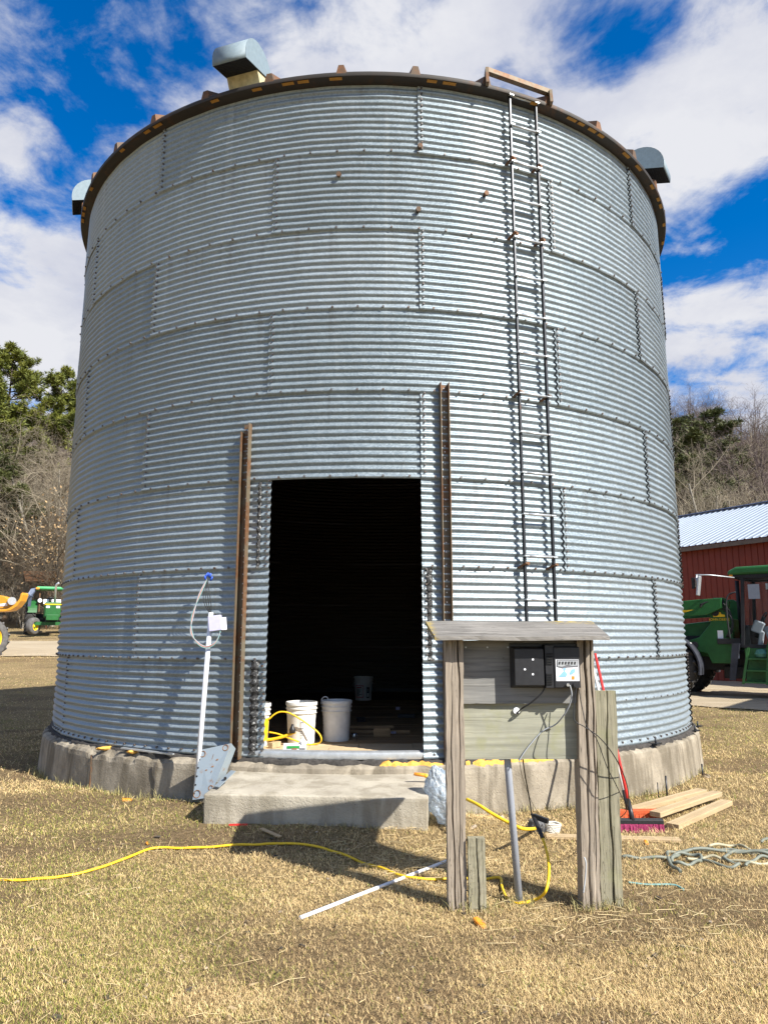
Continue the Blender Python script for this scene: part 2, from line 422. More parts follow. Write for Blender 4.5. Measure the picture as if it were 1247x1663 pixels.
# vegetation
M['bark'] = simple('bark', (.07, .056, .042), .95, 0, .4, 6, .5, .02)
M['bark_pale'] = simple('pale_bark', (.27, .245, .20), .95, 0, .35, 6, .4, .02)
M['twig'] = simple('twig', (.115, .088, .06), .95, 0, .3, 2, 0)
M['twig_pale'] = simple('pale_twig', (.27, .23, .165), .95, 0, .3, 2, 0)
M['twig_purple'] = simple('purple_twig', (.12, .09, .085), .95, 0, .3, 2, 0)
t = NT('pine_needle'); c = t.coord('World'); n = t.noise(c, 1.1, 5, .65)
t.set('Base Color', t.ramp(n, [(.3, (.06, .085, .012)), (.55, (.15, .165, .02)), (.75, (.24, .23, .045))])).set('Roughness', .7); M['needle'] = t.mat
t = NT('dark_needle'); c = t.coord('World'); n = t.noise(c, 1.1, 5, .65)
t.set('Base Color', t.ramp(n, [(.3, (.035, .05, .014)), (.7, (.12, .13, .03))])).set('Roughness', .7); M['needle_dark'] = t.mat
M['dryleaf'] = simple('dry_leaf', (.36, .24, .12), .8, 0, .3, 3, 0)
# ================================================================== terrain
BX, BY, BR = -0.143, 10.55, 4.08
Z0, RING, NR = 0.447, 0.8128, 8
ZTOP = Z0 + RING * NR
def ss(a, b, x):
    t = np.clip((x - a) / (b - a), 0, 1); return t * t * (3 - 2 * t)
def vnoise(x, y, s):
    """smooth value noise 0..1"""
    x = np.asarray(x, float) * s; y = np.asarray(y, float) * s
    xi = np.floor(x).astype(np.int64); yi = np.floor(y).astype(np.int64); fx = x - xi; fy = y - yi
    fx = fx * fx * (3 - 2 * fx); fy = fy * fy * (3 - 2 * fy)
    def h(a, b):
        n = (a * 374761393 + b * 668265263) & 0x7fffffff
        n = ((n ^ (n >> 13)) * 1274126177) & 0x7fffffff
        return ((n ^ (n >> 16)) & 0xffff) / 65535.0
    return (h(xi, yi) * (1 - fx) + h(xi + 1, yi) * fx) * (1 - fy) + (h(xi, yi + 1) * (1 - fx) + h(xi + 1, yi + 1) * fx) * fy
def fbm(x, y, s, o=4):
    t = 0; a = .5; n = 0
    for i in range(o): t = t + a * vnoise(np.asarray(x) + 13.7 * i, np.asarray(y) - 7.1 * i, s * 2 ** i); n += a; a *= .5
    return t / n
def hz(x, y):
    x = np.asarray(x, float); y = np.asarray(y, float)
    left = 1 - ss(-4, 5, x)
    rise = np.where(y > 13, .068 * (y - 13) - .25 * (1 - np.exp(-np.maximum(y - 13, 0) / 4.5)), 0)
    rise = np.minimum(rise, 3.2 + 0 * y)
    z = left * rise
    hl = np.maximum(y - 58, 0); hr = np.maximum(y - 44, 0)
    hill = left * (hl * .34 * ss(58, 80, y)) + (1 - left) * (hr * .33 * ss(44, 66, y))
    hill = np.minimum(hill, 40 + 0 * y)
    z = z + hill + (fbm(x, y, .05, 3) - .5) * 5 * ss(60, 100, y)
    near = 1 - ss(30, 45, y)
    z = z + near * ((fbm(x, y, 1.1, 3) - .5) * .05 + (fbm(x, y, 5.0, 2) - .5) * .025)
    z = z + .10 * np.exp(-(((x + .55) / 1.3) ** 2 + ((y - 5.85) / .40) ** 2)) + .05 * np.exp(-(((x - .45) / .5) ** 2 + ((y - 6.0) / .4) ** 2))
    z = z + .10 * np.exp(-(((x + 1.75) / .7) ** 2 + ((y - 6.35) / .35) ** 2)) + .06 * np.exp(-(((x + 2.9) / .9) ** 2 + ((y - 7.0) / .6) ** 2))
    return z
def H(x, y): return float(hz(x, y))
def gp(px, py, lift=0.0):
    """point of the terrain seen along that direction"""
    d = ray(px, py); t = 2.5; o = Vector((0, 0, CAMH)); p = o
    while t < 400:
        p = o + d * t
        if p.z < H(p.x, p.y): break
        t += .02 if t < 15 else .15
    return Vector((p.x, p.y, H(p.x, p.y) + lift))

# ground sheet ------------------------------------------------------------
def axis_pts(spec):
    out = []
    for a, b, n in spec: out += list(np.linspace(a, b, n, endpoint=False))
    out.append(spec[-1][1]); return np.array(out)
gx = axis_pts([(-300, -60, 20), (-60, -20, 30), (-20, -6, 40), (-6, -3, 24), (-3, 4, 110), (4, 8, 40), (8, 24, 40), (24, 60, 24), (60, 300, 20)])
gy = axis_pts([(-60, 0, 12), (0, 2.4, 8), (2.4, 8.5, 100), (8.5, 16, 50), (16, 45, 60), (45, 110, 50), (110, 420, 25)])
X, Y = np.meshgrid(gx, gy); Z = hz(X, Y)
nx, ny = len(gx), len(gy)
gm = bpy.data.meshes.new('ground')
vs = np.stack([X, Y, Z], -1).reshape(-1, 3)
ii = np.arange(nx * ny).reshape(ny, nx)
fs = np.stack([ii[:-1, :-1], ii[:-1, 1:], ii[1:, 1:], ii[1:, :-1]], -1).reshape(-1, 4)
gm.from_pydata(vs.tolist(), [], fs.tolist()); gm.polygons.foreach_set('use_smooth', [True] * len(fs))
t = NT('turf'); c = t.coord('World'); n1 = t.noise(c, 1.3, 8, .65, .4); n2 = t.noise(c, 30, 6, .75); n3 = t.noise(c, .45, 5, .6, .3)
col = t.ramp(n2, [(.28, (.11, .076, .04)), (.5, (.30, .22, .11)), (.72, (.46, .35, .19))])
col = t.mix(t.step(n1, .52, .7, 0, .5), col, (.13, .14, .04))
col = t.mix(t.step(n3, .55, .72, 0, .5), col, (.15, .105, .06))
vc = t.node('ShaderNodeVertexColor'); vc.layer_name = 'bare'; vs_ = t.node('ShaderNodeSeparateColor'); t.l.new(vc.outputs[0], vs_.inputs[0])
soil = t.ramp(n2, [(.3, (.075, .05, .03)), (.7, (.22, .15, .09))])
col = t.mix(t.math('MULTIPLY', vs_.outputs[0], .6), col, soil)
sx = t.node('ShaderNodeSeparateXYZ'); t.l.new(c, sx.inputs[0])
far = t.step(sx.outputs[1], 48, 62)
leaf = t.ramp(t.noise(c, 2.2, 9, .75), [(.3, (.05, .034, .022)), (.5, (.15, .10, .062)), (.7, (.25, .17, .10))])
col = t.mix(far, col, leaf)
t.set('Base Color', col).set('Roughness', .95).set('Specular IOR Level', .1)
t.bump(t.math('ADD', n2, t.noise(c, 90, 3, .7)), .9, .03); M['turf'] = t.mat
def bare_f(x, y): return ss(.50, .64, fbm(np.asarray(x) * .8 + 5, np.asarray(y) * 1.6 - 3, .8, 4)) * .8 + np.exp(-(((np.asarray(x) + 1.1) / .8) ** 2 + ((np.asarray(y) - 5.45) / .16) ** 2)) * .9
bc = np.ones((nx * ny, 4)); bc[:, 0] = np.clip(bare_f(X, Y).reshape(-1), 0, 1)
ca = gm.color_attributes.new('bare', 'FLOAT_COLOR', 'POINT'); ca.data.foreach_set('color', bc.reshape(-1))
gm.materials.append(M['turf']); ground = link('ground', gm); tag(ground, kind='structure')
def strip(name, fn, y0, y1, nyy, nxx, m, lift):
    vs = []; fs = []
    for j in range(nyy + 1):
        y = y0 + (y1 - y0) * j / nyy; a, b = fn(y)
        for i in range(nxx + 1):
            x = a + (b - a) * i / nxx
            vs.append((x, y, H(x, y) + lift))
    for j in range(nyy):
        for i in range(nxx):
            k = j * (nxx + 1) + i; fs.append((k, k + 1, k + nxx + 2, k + nxx + 1))
    me = bpy.data.meshes.new(name); me.from_pydata(vs, [], fs); me.polygons.foreach_set('use_smooth', [True] * len(fs)); me.materials.append(m)
    return tag(link(name, me), kind='structure')
t = NT('dirt_road'); c = t.coord('World', (.35, 1.6, 1)); n = t.noise(c, 1.2, 8, .7, .3); g = t.noise(t.coord('World'), 25, 5, .75)
t.set('Base Color', t.mix(t.math('MULTIPLY', g, .5), t.ramp(n, [(.3, (.33, .255, .16)), (.55, (.46, .375, .25)), (.7, (.55, .46, .33))]), (.24, .19, .12))).set('Roughness', .95)
t.bump(g, .8, .03); M['road'] = t.mat
wob = lambda y, k: .5 * math.sin(y * .9 + k) + .3 * math.sin(y * 2.3 + k * 2)
strip('dirt_road', lambda y: (-60, -3.5 + .2 * math.sin(y)), 28.0, 36.0, 30, 90, M['road'], .035)
strip('gravel_yard', lambda y: (6.4 + max(0, (16.4 - y)) * 1.1 + .25 * wob(y, 1), 40), 13.6, 27, 50, 60, M['road'], .02)

# ================================================================== grain bin
def bp(phi, z, r=BR):
    a = R_(phi); return Vector((BX + r * math.sin(a), BY - r * math.cos(a), z))
grain = thing('grain_bin', 'tall round corrugated galvanised grain bin with open doorway, filling the middle', 'grain bin', (BX, BY, 0))
def lp(phi, z, r):                     # in the bin's own space
    a = R_(phi); return Vector((r * math.sin(a), -r * math.cos(a), z))
PITCHC = RING / 12; AMP = .0108
def sheet_mesh(name, span, na, z_from=0.0, lapu=True):
    nv = 12 * 8; u1 = span + (.75 if lapu else 0)
    vs = []; fs = []
    zlo = -.014 + z_from; rows = 0
    for j in range(nv + 2):
        z = -.016 + (RING + .016) * j / (nv + 1)
        if z < zlo - 1e-6: continue
        rows += 1
        for i in range(na + 1):
            u = i / na; ph = u * u1
            w = .9 + .1 * math.sin(ph * .5 + j)
            r = BR + AMP * math.cos(2 * pi * (z - PITCHC * .15) / PITCHC) + .008 * (1 - u) + .010 * math.exp(-u * 22) + .008 * (1 - z / RING)
            r += .0025 * math.sin(ph * .9 + 1.3) * math.sin(z * 5.1 + ph * .13)
            vs.append(lp(ph, z, r))
    for j in range(rows - 1):
        for i in range(na):
            k = j * (na + 1) + i; fs.append((k, k + 1, k + na + 2, k + na + 1))
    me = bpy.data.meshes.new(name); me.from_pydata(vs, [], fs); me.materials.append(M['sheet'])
    me.polygons.foreach_set('use_smooth', [True] * len(fs)); return me
full = sheet_mesh('wall_sheet', 40, 40); half = sheet_mesh('wall_sheet_half', 20, 20); half2 = half
PH0 = 6.7
for k in range(NR):                     # k = 0 bottom ring
    z = Z0 + k * RING; even = (k % 2 == 0)   # bottom ring: seams at -13.3
    start = PH0 - 20 if even else PH0
    for q in range(9):
        a = start + 40 * q
        aa = (a + 180) % 360 - 180
        me, rz = full, a
        if k in (0, 2) and abs(aa - (PH0 - 20)) < .1: me, rz = half, PH0      # doorway takes the left half
        if k == 1 and abs(aa - (PH0 - 40)) < .1: me, rz = half2, a
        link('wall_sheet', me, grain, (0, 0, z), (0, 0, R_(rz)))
bolt = MB()
def add_bolt(phi, z, r, s=.011, h=.014):
    n = lp(phi, 0, 1).normalized(); p = lp(phi, z, r)
    bolt.tube([p - n * .012, p + n * h], s, 6, 0, True, False)
for k in range(1, NR):
    z = Z0 + k * RING + .012; st = 2.0 if k <= 2 else (3.33 if k < 6 else 3.7)
    for q in range(int(216 / st)):
        ph = -108 + q * st
        if k < 3 and PH0 - 20 < ph < PH0: continue
        add_bolt(ph, z, BR + .020)
for q in range(0, 108):
    ph = -108 + q * 2
    if not (PH0 - 20.5 < ph < PH0 + .5): add_bolt(ph, Z0 + .03, BR + .012, .010)
for q in range(20): add_bolt(18 + q * 2.4, Z0 + .42, BR + .01, .008)
for k in range(NR):
    z = Z0 + k * RING; even = (k % 2 == 0); start = PH0 - 20 if even else PH0
    for q in range(-3, 4):
        a = start + 40 * q
        if abs(a) > 100 or (k < 3 and PH0 - 20.5 <= a <= PH0 + .5 and not (k == 1 and a > 0) and not (k != 1 and a < 0)): continue
        for m in range(24):
            add_bolt(a + (.55 if m % 2 else .28) , z + RING * (m + .6) / 24, BR + .018, .009, .012)
tag(obj('bolts', bolt, M['bolt'], grain), kind='stuff')
# mastic squeezed out along the cut edges of the doorway
def mastic(ph, z0, z1, w=.03):
    m = MB(); n = int((z1 - z0) / .016); vs = []; fs = []
    for j in range(n + 1):
        z = z0 + (z1 - z0) * j / n
        rr = BR + AMP * math.cos(2 * pi * (z - Z0 - PITCHC * .15) / PITCHC) + .010
        wob1 = random.uniform(-.007, .007); wob2 = random.uniform(-.007, .007)
        for i, (o, hh) in enumerate(((-w + wob1, 0), (-w * .4, random.uniform(.012, .03)), (w * .3, random.uniform(.012, .03)), (w + wob2, 0))):
            vs.append(lp(ph + math.degrees(o / BR), z, rr + hh))
    for j in range(n):
        for i in range(3):
            k = j * 4 + i; fs.append((k, k + 1, k + 5, k + 4))
    m.add(vs, fs, 0, True); return m
obj('sealant_strip', mastic(PH0 - 20.7, Z0 + 2 * RING, Z0 + 3 * RING - .02, .017), M['mastic'], grain)
obj('sealant_strip', mastic(PH0 - 20.7, Z0 + .02, Z0 + RING, .038), M['mastic'], grain)
obj('sealant_strip', mastic(PH0 + .9, Z0 + RING, Z0 + 2 * RING, .034), M['mastic'], grain)
sill = MB(); sill.lathe([(BR - .01, Z0 - .012), (BR + .012, Z0 - .006), (BR + .020, Z0 + .018), (BR + .012, Z0 + .05), (BR - .01, Z0 + .062), (BR - .05, Z0 + .06)], 30, 0, a0=R_(PH0 - 21 - 90), a1=R_(PH0 + 1 - 90))
obj('door_sill', sill, M['galv'], grain)
# left strip of the ring below the door head, door-track channels
def channel(phi, z0, z1, w=.070, d=.070, cut=0):
    m = MB(); a = R_(phi); n = Vector((math.sin(a), -math.cos(a), 0)); tng = Vector((math.cos(a), math.sin(a), 0)); th = .007
    c0 = n * (BR + .012)
    def slab(t0, t1, n0, n1, zz0, zz1, mi=0):
        vs = []
        for z in (zz0, zz1):
            for (tt, nn) in ((t0, n0), (t1, n0), (t1, n1), (t0, n1)): vs.append(c0 + tng * tt + n * nn + Vector((0, 0, z)))
        m.add(vs, [(3, 2, 1, 0), (4, 5, 6, 7), (0, 1, 5, 4), (1, 2, 6, 5), (2, 3, 7, 6), (3, 0, 4, 7)], mi)
    slab(-w / 2, w / 2, 0, th, z0, z1)
    slab(-w / 2 - th, -w / 2, .002, d, z0, z1 - cut); slab(w / 2, w / 2 + th, .002, d, z0, z1)
    zz = z0 + .06
    while zz < z1 - .03:               # punched holes in the web showing bright sheet
        p = c0 + n * (th + .001) + tng * (.004) + Vector((0, 0, zz))
        m.tube([p, p + n * .002], .0065, 6, 1, True, False); zz += random.choice((.055, .085, .11))
    return m
obj('door_track', channel(-15.95, Z0 - .02, 3.42, cut=.08), [M['rail_rust'], M['label_white']], grain)
obj('door_track', channel(9.75, Z0 - .02, 3.78), [M['rail_rust'], M['label_white']], grain)
# rusty stubs in the wall
for ph, z in ((6.9, 6.20), (-4.1, 5.88), (16.2, 5.78), (6.6, 5.52)):
    n = lp(ph, 0, 1).normalized(); p = lp(ph, z, BR)
    obj('wall_stub', MB().tube([p, p + n * .05], .017, 8).tube([p + n * .035, p + n * .058], .027, 6, 0, True, False), M['rust'], grain)
# tar and foam under the bottom edge
def ragged_ring(a0, a1, r0, r1, z, hgt, step=.5, js=.4, depth=.03):
    m = MB(); n = int((a1 - a0) / step); vs = []; fs = []
    for i in range(n + 1):
        ph = a0 + (a1 - a0) * i / n; k = hgt * (1 + random.uniform(-js, js)); q = r1 + random.uniform(-depth, depth) * .6
        end = 0.05 if i in (0, n) else 1
        vs += [lp(ph, z - .03, r0), lp(ph, z + k * .8 * end, r0), lp(ph, z + k * end, (r0 + q) / 2), lp(ph, z + k * .55 * end, q), lp(ph, z - .03, q + .004)]
    for i in range(n):
        for j in range(4):
            k = i * 5 + j; fs.append((k, k + 5, k + 6, k + 1))
    m.add(vs, fs, 0, True); return m
obj('leak_stop_ring', MB().lathe([(BR - .06, .39), (BR - .025, .39), (BR - .025, .50), (BR - .03, .50), (BR - .03, .40), (BR - .06, .40)], 120), M['darksteel'], grain)  # ring added inside the wall foot to block light leaking under it
obj('tar_seal', ragged_ring(-180, 180, BR - .03, BR + .045, .420, .020, .7, .5), M['tar'], grain)
obj('foam_seal', ragged_ring(1.5, 29, BR + .02, BR + .062, .402, .026, .35, .5, .02), M['foam'], grain)
# roof ---------------------------------------------------------------------
RE, ZE, SL = BR + .112, ZTOP - .02, R_(29)
NRIB = 36
def roof_panel():
    m = MB(); a0, a1 = -5.0, 5.0; top = .45; rr = RE
    zt = ZE + (rr - top) * math.tan(SL)
    e = .004
    vs = []; nsub = 4
    for i in range(nsub + 1):
        a = a0 + (a1 - a0) * i / nsub
        vs += [lp(a, ZE, rr), lp(a, zt, top), lp(a, ZE - .022, rr), lp(a, ZE - .022 + .0, rr - .02), lp(a, zt - .02, top)]
    fs = []
    for i in range(nsub):
        k = i * 5
        fs += [(k, k + 5, k + 6, k + 1), (k, k + 2, k + 7, k + 5), (k + 2, k + 3, k + 8, k + 7), (k + 3, k + 4, k + 9, k + 8)]
    m.add(vs, fs)
    return m
def rib_mesh():
    m = MB(); top = .5; zt = ZE + (RE - top) * math.tan(SL)
    vs = []
    for (r, z) in ((RE + .012, ZE - .012), (top, zt)):
        for (t_, h) in ((-.05, .0), (-.026, .095), (.026, .095), (.05, .0)):
            vs.append(Vector((t_, -r, z + h)))
    m.add(vs, [(3, 2, 1, 0), (4, 5, 6, 7), (0, 1, 5, 4), (1, 2, 6, 5), (2, 3, 7, 6), (3, 0, 4, 7)]); return m
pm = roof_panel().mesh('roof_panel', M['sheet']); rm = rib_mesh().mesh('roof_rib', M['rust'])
for i in range(NRIB):
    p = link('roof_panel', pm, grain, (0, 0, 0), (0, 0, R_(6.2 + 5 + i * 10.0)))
    link('roof_rib', rm, grain, (0, 0, 0), (0, 0, R_(6.2 + i * 10.0)))
cap = MB().lathe([(.0, ZE + (RE - .4) * math.tan(SL) + .16), (.3, ZE + (RE - .4) * math.tan(SL) + .12), (.56, ZE + (RE - .55) * math.tan(SL) + .012), (.56, ZE + (RE - .55) * math.tan(SL) - .05)], 36)
obj('roof_cap', cap, M['galv'], grain)
ev = MB().lathe([(BR - .005, ZE - .05), (BR + .022, ZE - .052), (BR + .05, ZE - .044), (RE - .022, ZE - .040), (RE + .006, ZE - .036), (RE + .014, ZE - .015), (RE + .006, ZE + .008), (RE - .03, ZE + .012)], 180)
obj('eave_ring', ev, M['eave'], grain)
stp = MB()
for i in range(90):
    a = -100 + i * 2.2
    if random.random() < .35:
        stp.lathe([(RE + .004, ZE - .047), (RE - .03, ZE - .0515)], 3, 0, a0=R_(a - 90), a1=R_(a - 90 + random.uniform(1.0, 2.0)))
tag(obj('eave_clips', stp, M['clip'], grain), kind='stuff')
# roof vents
def make_vent():
    root = bpy.data.objects.new('roof_vent', None); COL.objects.link(root); root.parent = grain; root.empty_display_size = .1
    W = .56; rad = .37
    # slope frame: x tangential, y outward along slope (-Y), z normal
    pts = [(rad * 1.18 * math.cos(a) - .12 * (1 - math.sin(a)) * 0, rad * 1.15 * math.sin(a)) for a in np.linspace(0, pi, 18)]
    TL = Matrix.Rotation(R_(-13), 3, 'X')
    hood = MB(); n = len(pts); vs = []
    for x in (-W / 2, W / 2):
        for (s_, h) in pts: vs.append((x, -s_ - .06, h + .20))
    fs = [(i, i + 1, n + i + 1, n + i) for i in range(n - 1)]
    hood.add(vs, fs, 0, True)
    hood.add([vs[i] for i in range(n)], [tuple(range(n))]); hood.add([vs[n + i] for i in range(n)], [tuple(range(n))])
    h = obj('hood', hood, M['vent_metal'], root, (0, -.10, .02), (R_(-13), 0, 0))
    sol = h.modifiers.new('solid', 'SOLIDIFY'); sol.thickness = .006
    scr = MB()
    y0, y1 = -rad * 1.18 - .06 + .006, rad * 1.18 - .06 - .006
    yc = .06
    scr.add([(-W / 2 + .006, y0, .203), (W / 2 - .006, y0, .203), (W / 2 - .006, yc, .203), (-W / 2 + .006, yc, .203)], [(0, 1, 2, 3)])
    for i in range(22): scr.beam((-W / 2 + .01 + i * (W - .02) / 21, y0, .199), (-W / 2 + .01 + i * (W - .02) / 21, yc, .199), .004, .004)
    for i in range(14): scr.beam((-W / 2 + .01, y0 + i * (yc - y0) / 13, .195), (W / 2 - .01, y0 + i * (yc - y0) / 13, .195), .004, .004)
    obj('screen', scr, M['screen'], root, (0, -.10, .02), (R_(-13), 0, 0))
    cl = MB().box((0, .02, .085), (W - .03, .34, .32)); obj('collar', cl, M['vent_cream'], root)
    return root
v0 = make_vent()
def place_vent(v, phi):
    r = RE - (.20 if abs(phi) < 40 else .29); z = ZE + (RE - r) * math.tan(SL); a = R_(phi)
    v.location = lp(phi, z, r); v.scale = (.66, .66, .66); v.rotation_euler = Matrix.Rotation(a, 3, 'Z').to_4x4().to_3x3().__matmul__(Matrix.Rotation(SL, 3, 'X')).to_euler()
for i, ph in enumerate((-18.3, 57.5, 130, -156, -68)):
    place_vent(v0 if i == 0 else copy_tree(v0, grain), ph)
# ladder --------------------------------------------------------------------
lad = bpy.data.objects.new('ladder', None); COL.objects.link(lad); lad.parent = grain
PA, PB, SO = 20.0, 24.3, .075
za, zb = 1.35, ZE + .02
for ph in (PA, PB):
    q = MB(); a = R_(ph); n = lp(ph, 0, 1).normalized(); tg = Vector((math.cos(a), math.sin(a), 0))
    pts = [lp(ph, z, BR + SO) for z in (za, zb)]
    q.beam(pts[0], pts[1], .034, .022, up=tg)
    obj('side_rail', q, M['darksteel'], lad, bevel=.004)
rz_ = [6.896, 6.561, 6.15, 5.74, 5.33, 4.93, 4.53, 4.14, 3.735, 3.355, 2.968, 2.577, 2.19, 1.796, 1.41]
for z in rz_:
    q = MB(); a_, b_ = lp(PA - .1, z, BR + SO + .022), lp(PB + .1, z, BR + SO + .022)
    d = (b_ - a_).normalized(); n = lp((PA + PB) / 2, 0, 1).normalized()
    q.tube([a_ + d * .03, b_ - d * .03], .0125, 8)
    for e, sg in ((a_, 1), (b_, -1)): q.beam(e - d * sg * .012, e + d * sg * .035, .046, .012, up=(0, 0, 1)); q.tube([e + n * .0, e + n * .02], .009, 6)
    obj('rung', q, M['galv'], lad)
for k in (2, 4, 6, 7):
    for ph in (PA, PB):
        z = Z0 + k * RING + .02
        q = MB(); q.beam(lp(ph - .5, z - .01, BR + .01), lp(ph - .1, z + .03, BR + SO + .05), .03, .012); q.tube([lp(ph + .3, z + .02, BR + .02), lp(ph + .3, z + .03, BR + SO + .03)], .016, 7)
        obj('bracket', q, M['rust'], lad)
hr = MB(); A, B_ = lp(16.2, ZE + .155, RE + .01), lp(26.4, ZE + .125, RE + .01)
hr.beam(A, B_, .055, .05); hr.beam(lp(16.2, ZE - .02, RE + .02), A, .03, .10); hr.beam(lp(26.4, ZE - .02, RE + .02), B_, .03, .10)
obj('eave_grab_rail', hr, M['rail_rust'], grain)

# foundation -----------------------------------------------------------------
fd = MB(); prof_n = 14; na = 620; vs = []; fs = []
for i in range(na):
    ph = -180 + 360 * i / na; P3 = lp(ph, 0, 4.2)
    left = math.exp(-((ph + 45) / 28) ** 2)
    ro = 4.18 + .03 * left + (vnoise(ph * .15, 1, 1) - .5) * .008
    zt = .415; chip = left * .9 + .3
    nz = lambda f, k: mnoise.noise(Vector((P3.x * f, P3.y * f, k)))
    c1 = max(0, nz(6, 1) + .6 * nz(17, 2) + .05) * chip * .8; c2 = max(0, nz(11, 5) + .6 * nz(26, 6)) * chip * .6
    prof = [(3.7, zt - .01), (4.0, zt + .008 * nz(12, 3)), (4.07, zt + .014 * nz(16, 4)), (ro - .08, zt - .02 * c2 + .008 * nz(18, 7)), (ro - .06 - .02 * c2, zt - .012 - .03 * c1 + .006 * nz(25, 8)),
            (ro - .03 - .04 * c1, zt - .02 - .04 * c1), (ro - .010 - .018 * c1, zt - .04 - .04 * c1), (ro - .003 - .004 * c2, zt - .085 - .02 * c1), (ro + .002 * nz(10, 9), .27), (ro + .004 + .002 * nz(14, 10), .20), (ro + .008 + .002 * nz(9, 11), .13), (ro + .012 + .003 * nz(12, 12), .07), (ro + .016, .02), (ro + .018, -.25)]
    for r, z in prof: vs.append(lp(ph, z, r))
for i in range(na):
    for j in range(prof_n - 1):
        k = i * prof_n + j; k2 = ((i + 1) % na) * prof_n + j; fs.append((k, k2, k2 + 1, k + 1))
fd.add(vs, fs, 0, False)
fo = obj('concrete_foundation', fd, M['concrete'], None, (BX, BY, 0)); tag(fo, 'round stained concrete foundation ring under the grain bin, its top edge broken at left', 'foundation')
for ph, w in ((-38.6, .012), (-26.6, .008)):
    pts = [lp(ph + random.uniform(-.12, .12), z, 4.18 + .03 * math.exp(-((ph + 45) / 28) ** 2) + .010) for z in np.linspace(.0, .36, 9)]
    obj('joint', MB().tube(pts, w * .8, 5), M['rust'] if w > .01 else M['tar'], fo)

# floor inside -----------------------------------------------------------------
fl = MB().lathe([(0, .44), (4.0, .44), (4.0, .40)], 60); flo = obj('floor', fl, simple('bin_floor', (.10, .075, .05), .9, 0, .4, 6, .3), None, (BX, BY, 0)); tag(flo, kind='structure')
pb = MB().box((0, 0, 0), (1, 1, 1)); pmesh = pb.mesh('floor_board', M['floorwood']); pm2 = MB().box((0, 0, 0), (1, 1, 1)).mesh('floor_board', M['plywood'])
yy = -3.93; r_i = 0
while yy < 1.6:
    wdt = random.choice((.14, .19, .19, .24)) if r_i > 2 else (.17, .20, .27)[r_i]
    half_w = math.sqrt(max(0, 3.98 ** 2 - max(abs(yy), abs(yy + wdt)) ** 2)); x = -half_w
    while x < half_w - .1:
        L = min(random.uniform(.7, 1.9) if r_i > 2 else random.uniform(.45, .95), half_w - x)
        o = link('floor_board', pm2 if r_i < 3 else pmesh, flo, (x + L / 2, yy + wdt / 2, .452 + random.uniform(-.003, .004)), (0, 0, random.uniform(-.004, .004)))
        o.scale = (L - .006, wdt - .006, .022); x += L
    yy += wdt; r_i += 1
# concrete doorstep --------------------------------------------------------------
def rough_block(w, d, h, nx, ny, nz, jit, edge):
    bm = bmesh.new(); bmesh.ops.create_cube(bm, size=1)
    bmesh.ops.scale(bm, vec=(w, d, h), verts=bm.verts)
    bmesh.ops.bevel(bm, geom=bm.edges[:], offset=edge, segments=2, affect='EDGES', profile=.6)
    bmesh.ops.subdivide_edges(bm, edges=[e for e in bm.edges if e.calc_length() > .12], cuts=12, use_grid_fill=True)
    for v in bm.verts:
        n = mnoise.noise_vector(v.co * 9) * jit + mnoise.noise_vector(v.co * 30) * jit * .5
        v.co += n
        if v.co.z < -h * .35: v.co.y += abs(mnoise.noise(v.co * 14)) * .02; v.co.z += mnoise.noise(v.co * 8) * .015
    for f in bm.faces: f.smooth = True
    me = bpy.data.meshes.new('block'); bm.to_mesh(me); bm.free(); return me
sm_ = rough_block(1.68, .90, .31, 10, 6, 3, .006, .012); sm_.name = 'doorstep'
sm_.materials.append(M['slab'])
st_ = link('doorstep', sm_, None, (-.475, 6.165, .170), (R_(3.0), 0, R_(-5.2)))
tag(st_, 'low concrete doorstep slab in front of the open doorway', 'step')
# ================================================================== meter shelter with posts
def post_mesh(name, x0, x1, dx, w_y, h, m, seed, groove=(), top_slope=.01, z_base=-.15, notch=True):
    """upright timber; cross-section with checks cut as narrow V grooves"""
    r = random.Random(seed); n = 26; w = x1 - x0
    prof = [(-w / 2, 0)]
    for (g, gw, gd_) in groove: prof += [(-w / 2 + g * w - gw / 2, 0, 'e'), (-w / 2 + g * w, gd_, 'g'), (-w / 2 + g * w + gw / 2, 0, 'e')]
    prof += [(w / 2, 0), (w / 2, w_y), (-w / 2, w_y)]
    k = len(prof); vs = []; fs = []
    ph = [r.uniform(0, 6) for _ in groove]
    for j in range(n + 1):
        z = z_base + (h - z_base) * j / n
        gi = 0
        for i, q in enumerate(prof):
            x, y = q[0], q[1]
            jx, jy = r.uniform(-.0015, .0015), r.uniform(-.0015, .0015)
            if len(q) > 2:
                gidx = (i - 1) // 3
                x += .006 * math.sin(z * 4 + ph[gidx]) + .003 * math.sin(z * 17 + ph[gidx] * 2)
                if q[2] == 'g': y = y * max(0.02, min(1, .75 + .6 * math.sin(z * 2.6 + ph[gidx])))
            else:
                rd = .004
                if i == 0 or abs(x) > w / 2 - 1e-6: x -= math.copysign(rd * r.random(), x)
            vs.append((x + jx + dx * z / h, y + jy, z + (top_slope * (y / max(w_y, .01)) if j == n else 0)))
    for j in range(n):
        for i in range(k):
            i2 = (i + 1) % k; fs.append((j * k + i, j * k + i2, (j + 1) * k + i2, (j + 1) * k + i))
    m_ = MB(); m_.add(vs, fs, 0, False); m_.add([vs[n * k + i] for i in range(k)], [tuple(range(k))])
    return m_
SY = 4.262
shed = thing('meter_shelter', 'weathered grey timber shelter with two posts and a sloping plank roof before the bin', 'shelter', (.78, SY, 0))
SO_ = Vector((.78, SY, 0))
def L3(x, y, z): return (x - SO_.x, y - SO_.y, z)
obj('post', post_mesh('post', .345, .450, .004, .10, 1.46, M['post'], 3, ((.33, .010, .02), (.68, .012, .026))), M['post'], shed, L3(.3975, SY, 0))
